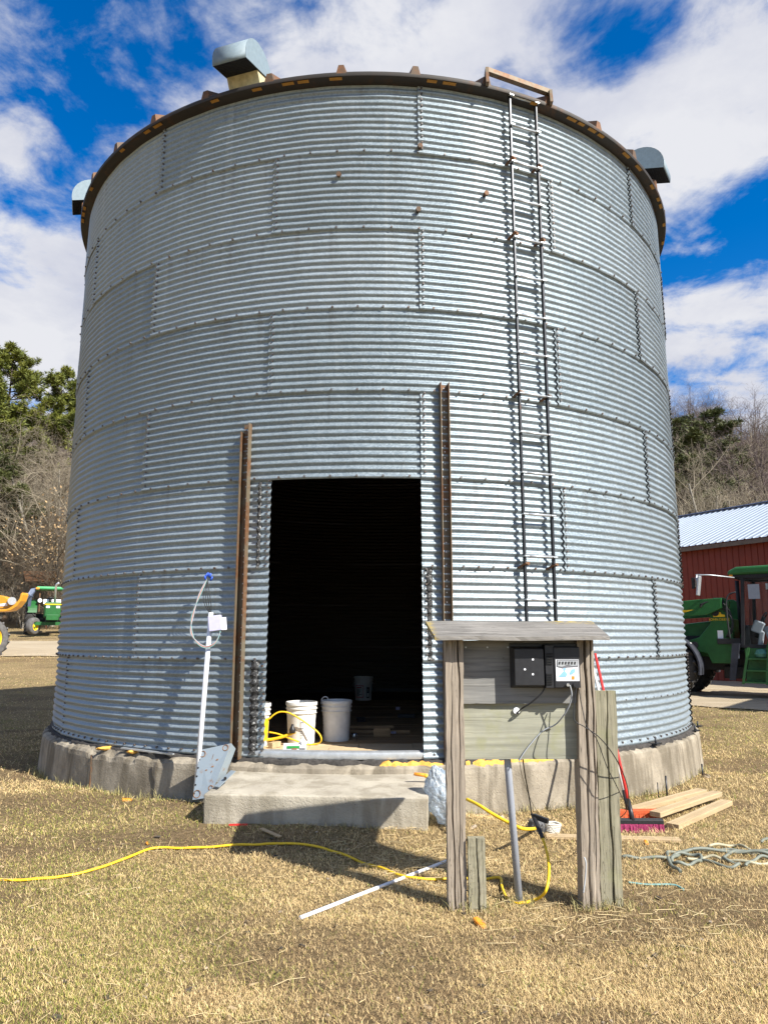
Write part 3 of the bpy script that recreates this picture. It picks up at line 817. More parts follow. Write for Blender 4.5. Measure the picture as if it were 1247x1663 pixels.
obj('post', post_mesh('post', 1.083, 1.183, .03, .12, 1.475, M['post'], 5, ((.45, .016, .05), (.8, .010, .02))), M['post'], shed, L3(1.133, SY + .04, 0))
obj('backing_board', post_mesh('post', 1.184, 1.306, .022, .04, 1.155, M['post_green'], 8, ((.55, .012, .03),), .0), M['post_green'], shed, L3(1.247, SY + .05, 0))
obj('stub_post', post_mesh('post', .455, .553, .0, .05, .375, M['post_green'], 9, ((.55, .012, .02),), .0), M['post_green'], shed, L3(.504, SY - .02, 0))
# knot and saw marks are in the wood; small splinters at the feet
def board(x0, x1, y, z0, z1, th, holes=None):
    return MB().box(((x0 + x1) / 2, y + th / 2, (z0 + z1) / 2), (x1 - x0, th, z1 - z0))
PY = 4.335
def grid_board(x0, x1, y, z0, z1, th, warp):
    nx_, nz_ = 16, 5; m = MB(); vs = []
    for s in (0, 1):
        for j in range(nz_ + 1):
            for i in range(nx_ + 1):
                x = x0 + (x1 - x0) * i / nx_; z = z0 + (z1 - z0) * j / nz_
                vs.append(L3(x, y + s * th + warp * math.sin(pi * i / nx_) * (1 - j / nz_), z + (.002 * random.uniform(-1, 1) if j in (0, nz_) else 0)))
    W_ = nx_ + 1; NN = W_ * (nz_ + 1); fs = []
    for s in (0, 1):
        for j in range(nz_):
            for i in range(nx_):
                k = s * NN + j * W_ + i; fs.append((k, k + 1, k + W_ + 1, k + W_))
    for i in range(nx_):
        fs.append((i, i + 1, NN + i + 1, NN + i)); k = nz_ * W_ + i; fs.append((k, k + 1, NN + k + 1, NN + k))
    for j in range(nz_):
        k = j * W_; fs.append((k, k + W_, NN + k + W_, NN + k)); k += nx_; fs.append((k, k + W_, NN + k + W_, NN + k))
    return m.add(vs, fs)
obj('upper_panel', grid_board(.447, 1.118, PY, 1.082, 1.44, .018, -.004), M['panel'], shed)
obj('lower_panel', grid_board(.440, 1.112, PY + .022, .772, 1.10, .016, .004), M['panel_low'], shed)
nl = MB()
for x, z in ((.475, 1.40), (.60, 1.40), (.72, 1.40)): nl.tube([L3(x, PY - .003, z), L3(x, PY + .004, z)], .005, 8)
tag(obj('nail', nl, M['galv'], shed), kind='stuff')
# roof plank: slopes from the front edge up to the back edge
rf = MB(); nx_ = 22
yf, yb, zf, zb_ = 4.165, 4.68, 1.462, 1.558
vs = []
for s in (0, 1):
    for j in range(5):
        for i in range(nx_ + 1):
            tj = j / 4; ti = i / nx_
            x = (.283 + (1.262 - .283) * ti) * (1 - tj) + (.262 + (1.312 - .262) * ti) * tj
            y = yf + (yb - yf) * tj + (.002 * random.uniform(-1, 1) if j == 0 else 0)
            z = zf + (zb_ - zf) * tj - .012 * (abs(ti - .5) * 2) ** 3 * 0 + .002 * math.sin(ti * 9)
            vs.append(L3(x, y, z - s * .022))
W_ = nx_ + 1; NN = W_ * 5; fs = []
for s in (0, 1):
    for j in range(4):
        for i in range(nx_): k = s * NN + j * W_ + i; fs.append((k, k + 1, k + W_ + 1, k + W_))
for i in range(nx_):
    fs.append((i, i + 1, NN + i + 1, NN + i)); k = 4 * W_ + i; fs.append((k, k + 1, NN + k + 1, NN + k))
for j in range(4):
    k = j * W_; fs.append((k, k + W_, NN + k + W_, NN + k)); k += nx_; fs.append((k, k + W_, NN + k + W_, NN + k))
rf.add(vs, fs)
# lichen on the back right corner of the roof is part of its surface
t = NT('roof_board_lichen'); g = t.noise(t.coord('Object', (2.2, 45, 45)), 1.0, 7, .62, .6); c = t.coord('World'); big = t.noise(c, 4, 4, .6)
k = t.noise(t.coord('Object', (1.1, 25, 25)), 1.0, 3, .5, .9); crack = t.step(t.math('ABSOLUTE', t.math('SUBTRACT', k, .5)), 0, .02, 1, 0)
col = t.ramp(g, [(.3, (.13, .12, .105)), (.68, (.34, .32, .29))]); col = t.mix(t.step(big, .4, .65, 0, .5), col, (.16, .15, .135))
col = t.mix(t.math('MULTIPLY', crack, .75), col, (.03, .028, .022))
sx = t.node('ShaderNodeSeparateXYZ'); t.l.new(t.coord('Object'), sx.inputs[0])
lx = t.math('MULTIPLY', t.math('ADD', t.step(sx.outputs[0], .20, .34), t.step(sx.outputs[0], -.46, -.52)), t.math('ADD', t.step(sx.outputs[1], .25, .44), t.step(sx.outputs[0], -.34, -.42)))
lm = t.math('MULTIPLY', lx, t.step(t.noise(c, 22, 6, .7), .44, .58))
t.set('Base Color', t.mix(lm, col, (.42, .31, .06))).set('Roughness', .9).set('Specular IOR Level', .15); t.bump(t.math('SUBTRACT', g, crack), .5, .006)
obj('roof_board', rf, t.mat, shed)
obj('roof_batten', MB().box(L3(.78, 4.36, 1.462), (.66, .035, .032)), M['shed_roof'], shed)

# fence charger on the panel --------------------------------------------------------
en = thing('fence_charger', 'black electric fence charger box screwed to the upper panel of the timber shelter', 'charger', (.95, PY - .03, 1.28))
EO = Vector((.95, PY - .03, 1.28))
FY = 4.245
def E3(px, py, Y=FY): p = at(px, py, Y); return p - EO
def ebox(px0, py0, px1, py1, ya, yb, mi=0, m=None, inset=0):
    m = m or MB(); a, b = at(px0, py1, ya), at(px1, py0, ya)
    x0, x1, z0, z1 = a.x - EO.x, b.x - EO.x, a.z - EO.z, b.z - EO.z
    vs = [(x0 + inset, ya - EO.y, z0 + inset), (x1 - inset, ya - EO.y, z0 + inset), (x1 - inset, ya - EO.y, z1 - inset), (x0 + inset, ya - EO.y, z1 - inset),
          (x0, yb - EO.y, z0), (x1, yb - EO.y, z0), (x1, yb - EO.y, z1), (x0, yb - EO.y, z1)]
    return m.add(vs, [(0, 1, 2, 3), (7, 6, 5, 4), (0, 4, 5, 1), (1, 5, 6, 2), (2, 6, 7, 3), (3, 7, 4, 0)], mi)
obj('back_plate', ebox(829, 1045, 940, 1117, 4.318, PY - .001), M['black'], en, bevel=.003)
obj('case', ebox(833, 1050, 885, 1117, FY, 4.317, inset=.012), M['black'], en, bevel=.004)
obj('case', ebox(886, 1047, 899, 1118, FY + .004, 4.3165, inset=.002), M['black'], en, bevel=.002)
obj('control_box', ebox(900, 1050, 941, 1118, FY - .002, 4.316, inset=.003), M['black'], en, bevel=.004)
lv = MB()
for r0 in (1061, 1094):
    for q in range(5): ebox(887, r0 + q * 3.9, 897, r0 + 1.9 + q * 3.9, FY - .003, FY + .006, 0, lv)
tag(obj('louvres', lv, M['blacker'], en), kind='stuff')
for px, py in ((865, 1071), (852, 1087), (865, 1095)):
    p = E3(px, py, FY - .001); obj('screw', MB().tube([p, p + Vector((0, .005, 0))], .0062, 10), M['label_white'], en)
lb = ebox(903, 1071, 939, 1106, FY - .0045, FY - .002); lbo = obj('label', lb, M['label_white'], en)
def epoly(pts, Y, m): 
    vs = [E3(px, py, Y) for px, py in pts]; b = MB(); n = len(vs)
    b.add(vs + [v + Vector((0, .001, 0)) for v in vs], [tuple(range(n)), tuple(range(2 * n - 1, n - 1, -1))] + [(i, (i + 1) % n, n + (i + 1) % n, n + i) for i in range(n)]); return b
obj('print', epoly([(903.5, 1071.5), (938.5, 1071.5), (938.5, 1083), (922, 1084), (913, 1085.5), (903.5, 1083)], FY - .006, None), M['label_grey'], lbo)
obj('print', epoly([(905, 1073), (937, 1073), (937, 1081), (930, 1081.5), (920, 1080), (912, 1083), (905, 1082)], FY - .0075, None), M['galv'], lbo)
for i in range(6): obj('print', epoly([(907 + i * 5, 1074.5), (910 + i * 5, 1074.5), (909 + i * 5, 1079.5), (906.4 + i * 5, 1079)], FY - .009, None), M['ink'], lbo)
for pts in ([(906, 1100), (912, 1093), (916, 1089), (921, 1095), (919, 1099)], [(924, 1094), (928, 1087), (934, 1086), (933, 1092), (927, 1096)], [(913, 1088), (916, 1084.5), (919, 1086), (917, 1089)]):
    obj('print', epoly(pts, FY - .006, None), M['label_blue'], lbo)
obj('print', epoly([(928, 1098), (932.5, 1098), (932.5, 1103.5), (928, 1103.5)], FY - .006, None), M['label_orange'], lbo)
tp = ebox(917, 1107, 925, 1118, FY - .008, FY + .002); ebox(928, 1107, 937, 1118, FY - .008, FY + .002, 0, tp)
tm = MB()
for px in (921, 932):
    p = E3(px, 1112, FY - .003); o = obj('terminal', MB().tube([p + Vector((0, -.016, 0)), p], .009, 10), M['chrome'] if px < 925 else M['black'], en)
def wire(name, pts, r, m, parent=None, n=6, label=None, cat=None):
    off = Vector((0, 0, 0))
    P = bez(pts, 10)
    o = obj(name, MB().tube(P, r, n), m, parent)
    if label: tag(o, label, cat)
    return o
W0 = lambda px, py, Y: at(px, py, Y)
wire('wire', [W0(884, 1117, 4.27), W0(878, 1127, 4.27), W0(862, 1141, 4.28), W0(848, 1150, 4.30), W0(840, 1157, 4.345)], .0045, M['blackwire'], None, 6, 'thick black lead from the charger into the white insulator', 'wire')
ins = MB(); p = at(838, 1154, 4.357) ; ins.tube([p + Vector((0, -.012, 0)), p], .019, 16); ins.tube([p + Vector((.004, -.016, -.012)), p + Vector((.004, -.011, -.012))], .007, 8, 1)
io = obj('insulator', ins, [M['label_white'], M['black']]); tag(io, 'round white insulator with black lead on the lower shelter panel', 'insulator')
wire('wire', [W0(925, 1113, 4.235), W0(928, 1128, 4.24), W0(924, 1146, 4.26), W0(914, 1163, 4.29), W0(901, 1177, 4.335), W0(880, 1188, 4.352), W0(856, 1215, 4.352), W0(842, 1236, 4.355)], .0038, M['greywire'], None, 6, 'grey wire curving down from the fence charger across the lower panel', 'wire')
wire('wire', [W0(936, 1116, 4.235), W0(933, 1136, 4.22), W0(931, 1160, 4.20), W0(934, 1172, 4.19), W0(948, 1180, 4.19), W0(972, 1197, 4.19), W0(995, 1225, 4.22), W0(1012, 1258, 4.30), W0(1020, 1290, 4.5), W0(1016, 1318, 4.9), W0(1003, 1330, 5.2)], .0028, M['blackwire'], None, 6, 'thin black wire looping in front of the right post and past the green board', 'wire')
wire('wire', [W0(939, 1116, 4.24), W0(945, 1150, 4.22), W0(952, 1178, 4.2), W0(968, 1200, 4.2), W0(985, 1245, 4.22), W0(1000, 1275, 4.24), W0(1010, 1296, 4.40)], .0024, M['blackwire'], None, 6, 'straighter thin black wire hanging over the green board', 'wire')
# conduit standing behind the panels
cp = MB(); a = Vector((.756, 4.374, -.1)); b = Vector((.711, 4.425, .80)); cp.tube([a, b, b + (b - a) * .4], .0205, 16)
cd = obj('conduit', cp, M['conduit']); tag(cd, 'grey plastic conduit pipe rising from the grass behind the shelter panels', 'pipe')

# cords ------------------------------------------------------------------------
def ground_path(pxs, lift=.012, n=8, dens=True):
    P = bez([Vector((q.x, q.y, 0)) for q in (gp(*p[:2]) for p in pxs)], n)
    return [Vector((p.x, p.y, H(p.x, p.y) + lift)) for p in P]
def G(px, py, l=.012): return gp(px, py, l)
pts = ground_path([(-420, 1462), (-200, 1442), (0, 1433), (62, 1432), (130, 1422), (200, 1400), (250, 1382), (300, 1382), (370, 1377), (450, 1374), (500, 1376), (560, 1393), (610, 1412), (660, 1428), (700, 1433), (740, 1431), (790, 1432)], .014)
tail = [G(812, 1433, .02), G(815, 1445, .012), G(824, 1463, .012), G(843, 1472, .012), G(872, 1468, .02)]
z = .12
tail += [at(886, 1446, 4.33), at(891, 1415, 4.40), at(888, 1385, 4.5), at(881, 1362, 4.62)]
P = pts[:-1] + bez([pts[-1]] + tail, 8)
o = obj('extension_cord', MB().tube(P, .0085, 8), M['cord']); tag(o, 'long yellow extension cord winding over the dry grass to the black plug', 'cord')
pl = thing('plug', 'black cord plug and square adapter in front of the round bristle brush', 'plug', at(870, 1340, 4.75))
PO = at(870, 1340, 4.75)
obj('body', MB().tube([at(881, 1362, 4.62) - PO, at(877, 1352, 4.66) - PO, at(868, 1331, 4.75) - PO, at(863, 1322, 4.8) - PO], [.010, .014, .014, .008], 10), M['black'], pl)
obj('adapter', MB().beam(at(866, 1325, 4.77) - PO, at(890, 1334, 4.70) - PO, .022, .03), M['black'], pl, bevel=.003)
wire('wire', [at(863, 1322, 4.8), at(858, 1290, 4.75), at(852, 1258, 4.6), at(849, 1235, 4.45), at(848, 1215, 4.39)], .0042, M['blackwire'], None, 6, 'black flex hanging from under the lower panel down to the plug', 'wire')
wire('wire', [at(843, 1236, 4.40), at(848, 1262, 4.5), at(862, 1300, 4.9), at(876, 1322, 5.0), G(905, 1362, .02)], .0014, M['blackwire'], None, 5, 'hair thin dark wire sagging from the lower panel to the ground', 'wire')
yc = [at(758, 1298, 5.55), at(778, 1308, 5.45), at(800, 1322, 5.4), at(826, 1336, 5.35), at(850, 1346, 5.3), G(872, 1350, .02)]
wire('hose', yc, .012, M['cord'], None, 8, 'short thick yellow cord end slanting behind the left post toward the brush', 'cord')
# round bristle brush on the ground
bb = G(876, 1352, 0); br = thing('bristle_brush', 'round grey bristle brush head with white rope wound on one side', 'brush', bb)
m = MB(); m.lathe([(.0, .0), (.055, .0), (.07, .03), (.068, .075), (.05, .09), (0, .092)], 18); bo = obj('head', m, M['bristle_grey'], br, (-.03, 0, 0), (0, .3, 0))
m = MB()
for i in range(150):
    a = random.uniform(0, 2 * pi); z = random.uniform(.01, .085); d = Vector((math.cos(a), math.sin(a), random.uniform(-.3, .4)))
    p = Vector((math.cos(a) * .06, math.sin(a) * .06, z)); m.beam(p, p + d * random.uniform(.012, .024), .003, .003)
tag(obj('bristles', m, M['bristle_grey'], br, (-.03, 0, 0), (0, .3, 0)), kind='stuff')
m = MB()
for k in range(6):
    P = [Vector((.062 + .052 * math.cos(a) * (1 + .05 * k % 2), .052 * math.sin(a), .012 + k * .013 + .004 * math.sin(3 * a + k))) for a in np.linspace(0, 2 * pi, 20)]
    m.tube(P, .0068, 6)
tag(obj('rope_winding', m, M['rope'], br, (.02, -.02, 0), (0, .12, 0)), kind='stuff')

# clear bag by the step, yellow handled tool ----------------------------------------
bm = bmesh.new(); bmesh.ops.create_icosphere(bm, subdivisions=6, radius=1)
for v in bm.verts:
    p = v.co.copy(); nn = mnoise.noise(p * 2.3) * .10 + mnoise.noise(p * 5) * .07 + abs(mnoise.noise(p * 9)) * .07 + abs(mnoise.noise(p * 19)) * .035
    pinch = 1 - .35 * max(0, p.z) ** 2
    v.co = Vector((p.x * .125 * pinch, p.y * .12 * pinch, p.z * .215)) * (1 + nn)
for f in bm.faces: f.smooth = True
me = bpy.data.meshes.new('plastic_bag'); bm.to_mesh(me); bm.free(); me.materials.append(M['clear'])
pb = gp(722, 1338); bag = link('plastic_bag', me, None, (pb.x - .01, pb.y - .02, pb.z + .2), (R_(-8), R_(-16), .3))
tag(bag, 'crumpled clear plastic jug bag standing between the doorstep and left post', 'bag')
tl = thing('pry_bar', 'small yellow and black hand tool lying on the doorstep corner', 'tool', gd(688, 1262, .37))
TO = gd(688, 1262, .37); q0, q1, q2, q3 = [at(a_, b_, TO.y) - TO for a_, b_ in ((673, 1257), (690, 1259), (699, 1265), (707, 1276))]
obj('handle', MB().tube(bez([q1, q2, q3], 5), [.016] * 11, 8), M['yellow'], tl)
obj('grip', MB().tube([q0 + Vector((0, 0, -.01)), q0, (q0 + q1) / 2, q1], [.008, .013, .014, .015], 8), M['orange'], tl)

# pole with junction box leaning on the bin ---------------------------------------
pa = at(318, 1293, 6.37); ptop = at(343, 995, 6.60)
pole = thing('wire_pole', 'thin white plastic pole with lavender junction box and loose wires leaning on the bin', 'pole', pa)
obj('tube', MB().tube([Vector((0, 0, 0)), ptop - pa], .021, 14), M['bluewhite'], pole)
dp = lambda px, py, dy=0: at(px, py, 6.60 + (py - 995) / 299 * (pa.y - 6.60) + dy) - pa
jb = MB(); c0 = dp(350, 1012, -.05)
jbo = obj('junction_box', MB().box(c0, (.115, .05, .135), Matrix.Rotation(-.12, 3, 'Y')), M['lavender'], pole, bevel=.006)
obj('lid', MB().box(c0 + Vector((.065, .012, -.005)), (.06, .02, .11), Matrix.Rotation(-.1, 3, 'Y') @ Matrix.Rotation(.5, 3, 'Z')), M['bluewhite'], pole, bevel=.003)
for i, (mm, off) in enumerate((('redwire', 0), ('greenwire', 1.5), ('greywire', -1.5))):
    obj('wire', MB().tube(bez([dp(337, 940, -.02), dp(325 + off, 965, -.04), dp(313 - off, 1000, -.05), dp(311 + off, 1026, -.05), dp(320, 1043 + off, -.05), dp(334, 1051 + off, -.05), dp(349, 1045 + off, -.06), dp(357, 1030, -.06), dp(358, 1020, -.05)], 7), .0042, 5), M[mm], pole)
for i, off in enumerate((-4, -1, 2, 5)):
    obj('wire', MB().tube(bez([dp(337, 940, -.02), dp(335 + off, 960, -.03), dp(337 + off * 1.2, 980, -.03), dp(342 + off * .3, 996, 0)], 6), .0036, 5), M['blackwire'], pole)
m = MB()
for i in range(6):
    p = dp(337 + random.uniform(-4, 6), 938 + random.uniform(-5, 5), -.03)
    obj('wire_nut', MB().tube([p, p + Vector((random.uniform(-.01, .02), -.01, .035))], [.011, .006], 7), M['blue'], pole)
# grey steel plate leaning on the foundation beside the step
Y0 = 6.25
pA, pB = at(313, 1299, Y0 + .02), at(341, 1295, Y0 - .01)
pC, pD = at(376, 1207, Y0 + .16), at(325, 1218, Y0 + .18)
plt = thing('steel_plate', 'bent grey steel plate with rust rings leaning beside the doorstep', 'plate', pA)
m = MB(); nrm = (pB - pA).cross(pD - pA).normalized()
if nrm.y > 0: nrm = -nrm
th = .006
vs = [p - pA for p in (pA, pB, pC, pD)]; vs = vs + [v - nrm * th for v in vs]
m.add(vs, [(0, 1, 2, 3), (7, 6, 5, 4), (0, 4, 5, 1), (1, 5, 6, 2), (2, 6, 7, 3), (3, 7, 4, 0)])
po = obj('sheet', m, M['plate'], plt)
pE, pF = at(383, 1216, Y0 + .22), at(362, 1272, Y0 + .12)
pG = pB + (pC - pB) * .28
vs = [p - pA for p in (pG, pC, pE, pF)]; vs += [v + Vector((-.004, .004, 0)) for v in vs]
obj('flange', MB().add(vs, [(0, 1, 2, 3), (7, 6, 5, 4), (0, 4, 5, 1), (1, 5, 6, 2), (2, 6, 7, 3), (3, 7, 4, 0)]), M['plate'], plt)
pl_u, pl_v = (pB - pA), (pD - pA)
def onplate(u, v, l=.0015): return pl_v * v + (pl_u * (1 - v) + (pC - pD) * v) * u + nrm * l
tm = simple('rust_mark', (.20, .10, .045), .8, 0, .4, 30, 0)
for (u, v, r) in ((.12, .90, .024), (.86, .93, .024), (.2, .10, .03), (.85, .18, .018)):
    cpt = onplate(u, v); a1 = pl_u.normalized(); a2 = nrm.cross(a1)
    obj('rust_ring', MB().tube([cpt + (a1 * math.cos(t_) + a2 * math.sin(t_)) * r for t_ in np.linspace(0, 2 * pi, 20)], .0035, 5), tm, po)
hl = MB()
for k in range(5):
    for u in (.035,):
        c_ = onplate(u, .12 + k * .17, .0005); hl.tube([c_, c_ + nrm * .0015], .008, 8)
for (u, v) in ((.45, .62), (.52, .72), (.6, .58), (.42, .5)):
    pass
tag(obj('holes', hl, M['blacker'], po), kind='stuff')
for (u, v, du, dv) in ((.50, .80, .02, .12), (.38, .55, .10, .03), (.6, .6, .12, .03), (.70, .72, .1, .035), (.62, .5, .04, .04)):
    vs = [onplate(u + a_ * du, v + b_ * dv, .0012) for a_, b_ in ((-.5, -.3), (.3, -.5), (.5, .3), (-.2, .5))]
    obj('rust_patch', MB().add(vs, [(0, 1, 2, 3)]), tm, po)
# bracket between plate and step
brk = MB(); q = at(372, 1262, 5.98)
brk.beam(at(352, 1278, 5.9), at(379, 1252, 6.05), .05, .006); brk.tube([at(366, 1264, 5.955), at(366, 1264, 5.94)], .012, 10, 1)
tag(obj('steel_strap', brk, [M['plate'], M['blacker']]), 'short grey-blue steel strap with a hole between plate and doorstep', 'strap')

# ledge bits
o = obj('metal_strip', MB().beam(bp(-33.5, .447, BR + .07), bp(-24.5, .44, BR + .08), .035, .012), M['galv']); tag(o, 'pale metal strip lying on the foundation ledge left of the pole', 'strip')
for i, ph in enumerate((42.5, 60.5, 67)):
    p = bp(ph, .415, 4.16); o = obj('anchor_bolt', MB().tube([p, p + Vector((0, 0, .075))], .010, 8).beam(p + Vector((-.03, -.05, .02)), p + Vector((.05, .03, .02)), .045, .012), M['darksteel']); 
    tag(o, ['anchor bolt with clip on the foundation edge right of the green board', 'anchor bolt with clip on the foundation near its right end', 'anchor bolt with clip at the far right of the foundation'][i], 'bolt', 'anchor bolts on the foundation')
for i, (px, py, h) in enumerate(((1083, 1296, .19), (1069, 1296, .13), (1141, 1262, .13))):
    p = gp(px, py); o = obj('rod_stake', MB().tube([p + Vector((0, 0, -.05)), p + Vector((.004, .02, h))], .009 if i != 1 else .005, 7), M['darksteel'])
    tag(o, ['dark steel rod stake standing before the right side of the foundation', 'thinner short rod beside the taller steel stake at the foundation', 'dark steel rod stake at the right edge of the foundation'][i], 'stake', 'rods by the foundation')

# brooms -----------------------------------------------------------------------
def broom(name_label, base, lean, head_c, m_head, m_handle, w, m_sock):
    root = thing('push_broom', name_label, 'broom', base)
    a = Vector((0, 0, .10))
    bl = MB().box((0, 0, .072), (w, .062, .035)); obj('block', bl, M['black'] if m_head == 'bristle_pink' else M[m_head], root, (0, 0, 0), (0, 0, head_c), bevel=.006)
    bs = MB()
    for i in range(46):
        for j in range(5):
            x = -w / 2 + .01 + (w - .02) * i / 45 + random.uniform(-.003, .003); y = -.024 + .012 * j
            f = random.uniform(.75, 1.25)
            bs.beam((x, y, .058), (x * 1.02 + random.uniform(-.008, .008), y * 1.5 * f + random.uniform(-.006, .006), -.004), .011, .011)
    tag(obj('bristles', bs, M[m_head], root, (0, 0, 0), (0, 0, head_c)), kind='stuff')
    e = Vector(lean) - Vector(base)
    d = (e - a).normalized()
    obj('socket', MB().tube([a - d * .03, a + d * .14], [.02, .016], 10), M[m_sock], root)
    obj('handle', MB().tube([a + d * .12, e], .0125, 10), M[m_handle], root)
    return root
b1 = gp(1027, 1351); e1 = at(966, 1062, 6.78)
broom('red handled push broom with a magenta head, nearer of two behind the green board', Vector((b1.x, b1.y, b1.z + .005)), e1, -.03, 'bristle_pink', 'red', .46, 'black')
b2 = gp(1024, 1338); e2 = at(961, 1078, 6.80)
broom('white handled push broom with an orange-red head behind the magenta one', Vector((b2.x, b2.y + .05, b2.z + .005)), e2, .06, 'bristle_red', 'white_paint', .50, 'black')
# lumber -----------------------------------------------------------------------
lm = MB().box((0, 0, 0), (1, 1, 1)).mesh('lumber', M['lumber'])
def plank(a, b, w, h, lift, label, roll=0):
    A_, B_ = gp(*a), gp(*b); A_.z += lift; B_.z += lift
    d = B_ - A_; o = obj('lumber_board', MB().box((0, 0, 0), (d.length, w, h)), M['lumber'], None, (A_ + B_) / 2, (roll, -math.asin(d.z / d.length), math.atan2(d.y, d.x)), bevel=.003)
    return tag(o, label, 'board', 'loose boards by the foundation')
plank((1022, 1325), (1140, 1291), .10, .04, .035, 'pale new board at the back of the lumber pile against the foundation')
plank((1064, 1338), (1165, 1302), .09, .04, .07, 'yellowish new board lying on top of the lumber pile')
plank((1092, 1349), (1180, 1309), .10, .04, .03, 'nearest pale board of the lumber pile by the broom heads')
plank((886, 1361), (1104, 1368), .09, .02, .012, 'long flat board lying in the grass behind the right post')
# stones and broken lumps
def stone(name, px, py, s, label, m='stone', cat='stone', seed=0, lift=.3, sq=(1, 1, 1)):
    bm = bmesh.new(); bmesh.ops.create_icosphere(bm, subdivisions=2, radius=1)
    for v in bm.verts: v.co = Vector([max(-.72, min(.72, c)) for c in v.co]) * (1 + mnoise.noise(v.co * 1.4 + Vector((seed, 0, 0))) * .35)
    bmesh.ops.scale(bm, vec=(s * sq[0], s * sq[1], s * sq[2]), verts=bm.verts)
    me = bpy.data.meshes.new(name); bm.to_mesh(me); bm.free(); me.materials.append(M[m])
    p = gp(px, py); o = link(name, me, None, (p.x, p.y, p.z + s * lift * sq[2]), (random.uniform(-.5, .5), random.uniform(-.5, .5), random.uniform(0, 3)))
    return tag(o, label, cat)
wb = MB().box((0, 0, 0), (.05, .12, .15)); p = gp(797, 1312); tag(obj('broken_brick', wb, M['lumber'], None, (p.x, p.y + .1, p.z + .06), (.4, .35, .5), bevel=.006), 'pale wood block tilted against the foundation behind the yellow cord', 'block')
wb = MB().box((0, 0, 0), (.14, .05, .10)); p = gp(770, 1296); tag(obj('wood_block', wb, M['lumber'], None, (p.x - .04, p.y - .05, p.z + .12), (.3, .5, .3), bevel=.006), 'pale wood offcut wedged beside the left post at the foundation', 'block')
stone('stone', 783, 1322, .06, 'flat pale stone on the ground under the tilted wood block', seed=1, sq=(1.3, 1, .5))
stone('stone', 812, 1330, .035, 'small tan stone beside the yellow cord', seed=2, sq=(1.2, 1, .6))
stone('stone', 1146, 1262, .05, 'grey stone next to the rod stake at the right end of the foundation', seed=3, sq=(1.4, 1, .6))
stone('stone', 767, 1346, .03, 'small whitish stone right of the left post', seed=4, sq=(1.4, 1, .5))
for i, (px, py, s, lb_) in enumerate(((207, 1301, .028, 'orange foam scrap at the foot of the foundation, left'), (1049, 1371, .02, 'small orange scrap lying by the flat board'), (779, 1505, .03, 'orange foam scrap in the grass before the stub post'), (795, 1328, .016, 'tiny orange crumb behind the yellow cord'), (239, 1372, .015, 'tiny pale orange crumb on the bare grass at left'))):
    stone('foam_scrap', px, py, s, lb_, 'orange', 'scrap', 10 + i, .6, (1.9, .8, .55))
for i, (px, py, lb_) in enumerate(((228, 1231, 'small orange foam blob on the left foundation ledge'), (141, 1222, 'larger orange foam blob by the ledge joint'))):
    d = bp(-31.5 if i == 0 else -37, .425, 4.14); 
    bm = bmesh.new(); bmesh.ops.create_icosphere(bm, subdivisions=2, radius=.035)
    for v in bm.verts: v.co = v.co * (1 + mnoise.noise(v.co * 40) * .5); v.co.z *= .5; v.co.x *= 1.5 + i
    me = bpy.data.meshes.new('foam_scrap'); bm.to_mesh(me); bm.free(); me.materials.append(M['foam'])
    tag(link('foam_scrap', me, None, d, (0, 0, .6)), lb_, 'scrap')
p = gp(437, 1345); tag(obj('red_strip', MB().beam(gp(372, 1345, .02), gp(402, 1345, .02), .012, .012), M['red']), 'thin red strip lying at the foot of the doorstep', 'strip')
tag(obj('wood_splint', MB().beam(gp(424, 1352, .02), gp(455, 1364, .02), .03, .008), M['lumber']), 'pale wood splint in the shadow below the doorstep', 'splint')
tag(obj('wood_splint', MB().beam(gp(712, 1412, .015), gp(742, 1408, .015), .05, .01), M['lumber']), 'pale wood splint beside the white rod by the left post', 'splint')
# white rod
a, b = gp(487, 1495, .012), gp(728, 1404, .02)
tag(obj('white_rod', MB().tube([a, (a * .55 + b * .45) + Vector((0, 0, .0)), b], .0105, 10), M['bluewhite']), 'thin white plastic rod lying in the grass across the yellow cord', 'rod')
# hose coil
hp = []
cX, cY = gp(1165, 1398).x, gp(1165, 1398).y
def loopz(n): return .015 + .008 * n
hose = thing('garden_hose', 'loosely coiled grey-green hose lying in the grass at the right edge', 'hose', gp(1165, 1398))
HO = gp(1165, 1398)
def hl_(pts, m, r=.011, lift=.014):
    P = [gp(*p) for p in pts]; P = bez([Vector((q.x, q.y, 0)) for q in P], 7)
    return obj('coil', MB().tube([Vector((p.x, p.y, H(p.x, p.y) + lift + .008 * math.sin(i * .7))) - HO for i, p in enumerate(P)], r, 8), M[m], hose)
hl_([(1010, 1397), (1040, 1397), (1082, 1397), (1085, 1389), (1120, 1386), (1170, 1383), (1215, 1388), (1260, 1392)], 'hose')
hl_([(1105, 1425), (1090, 1412), (1086, 1401), (1105, 1395), (1135, 1397), (1137, 1405), (1120, 1411), (1098, 1409), (1092, 1402), (1120, 1388), (1190, 1390), (1250, 1394)], 'hose', .011, .028)
hl_([(1140, 1404), (1185, 1413), (1200, 1408), (1175, 1400), (1190, 1390), (1230, 1386), (1275, 1390)], 'hose', .010, .02)
hl_([(1150, 1380), (1190, 1377), (1215, 1384), (1240, 1391), (1265, 1401), (1230, 1408), (1180, 1402), (1150, 1398), (1115, 1402)], 'hose_tan', .010, .02)
hl_([(1210, 1412), (1225, 1401), (1245, 1397), (1275, 1398)], 'hose', .010, .02)
hl_([(1235, 1372), (1262, 1360), (1300, 1352)], 'hose', .010, .014)
o = wire('wire', [gp(1020, 1438, .012), gp(1050, 1440, .012), gp(1092, 1441, .014), gp(1110, 1448, .01)], .006, M['greenwire'], None, 6, 'short dark green cord piece in the grass right of the green board', 'cord')
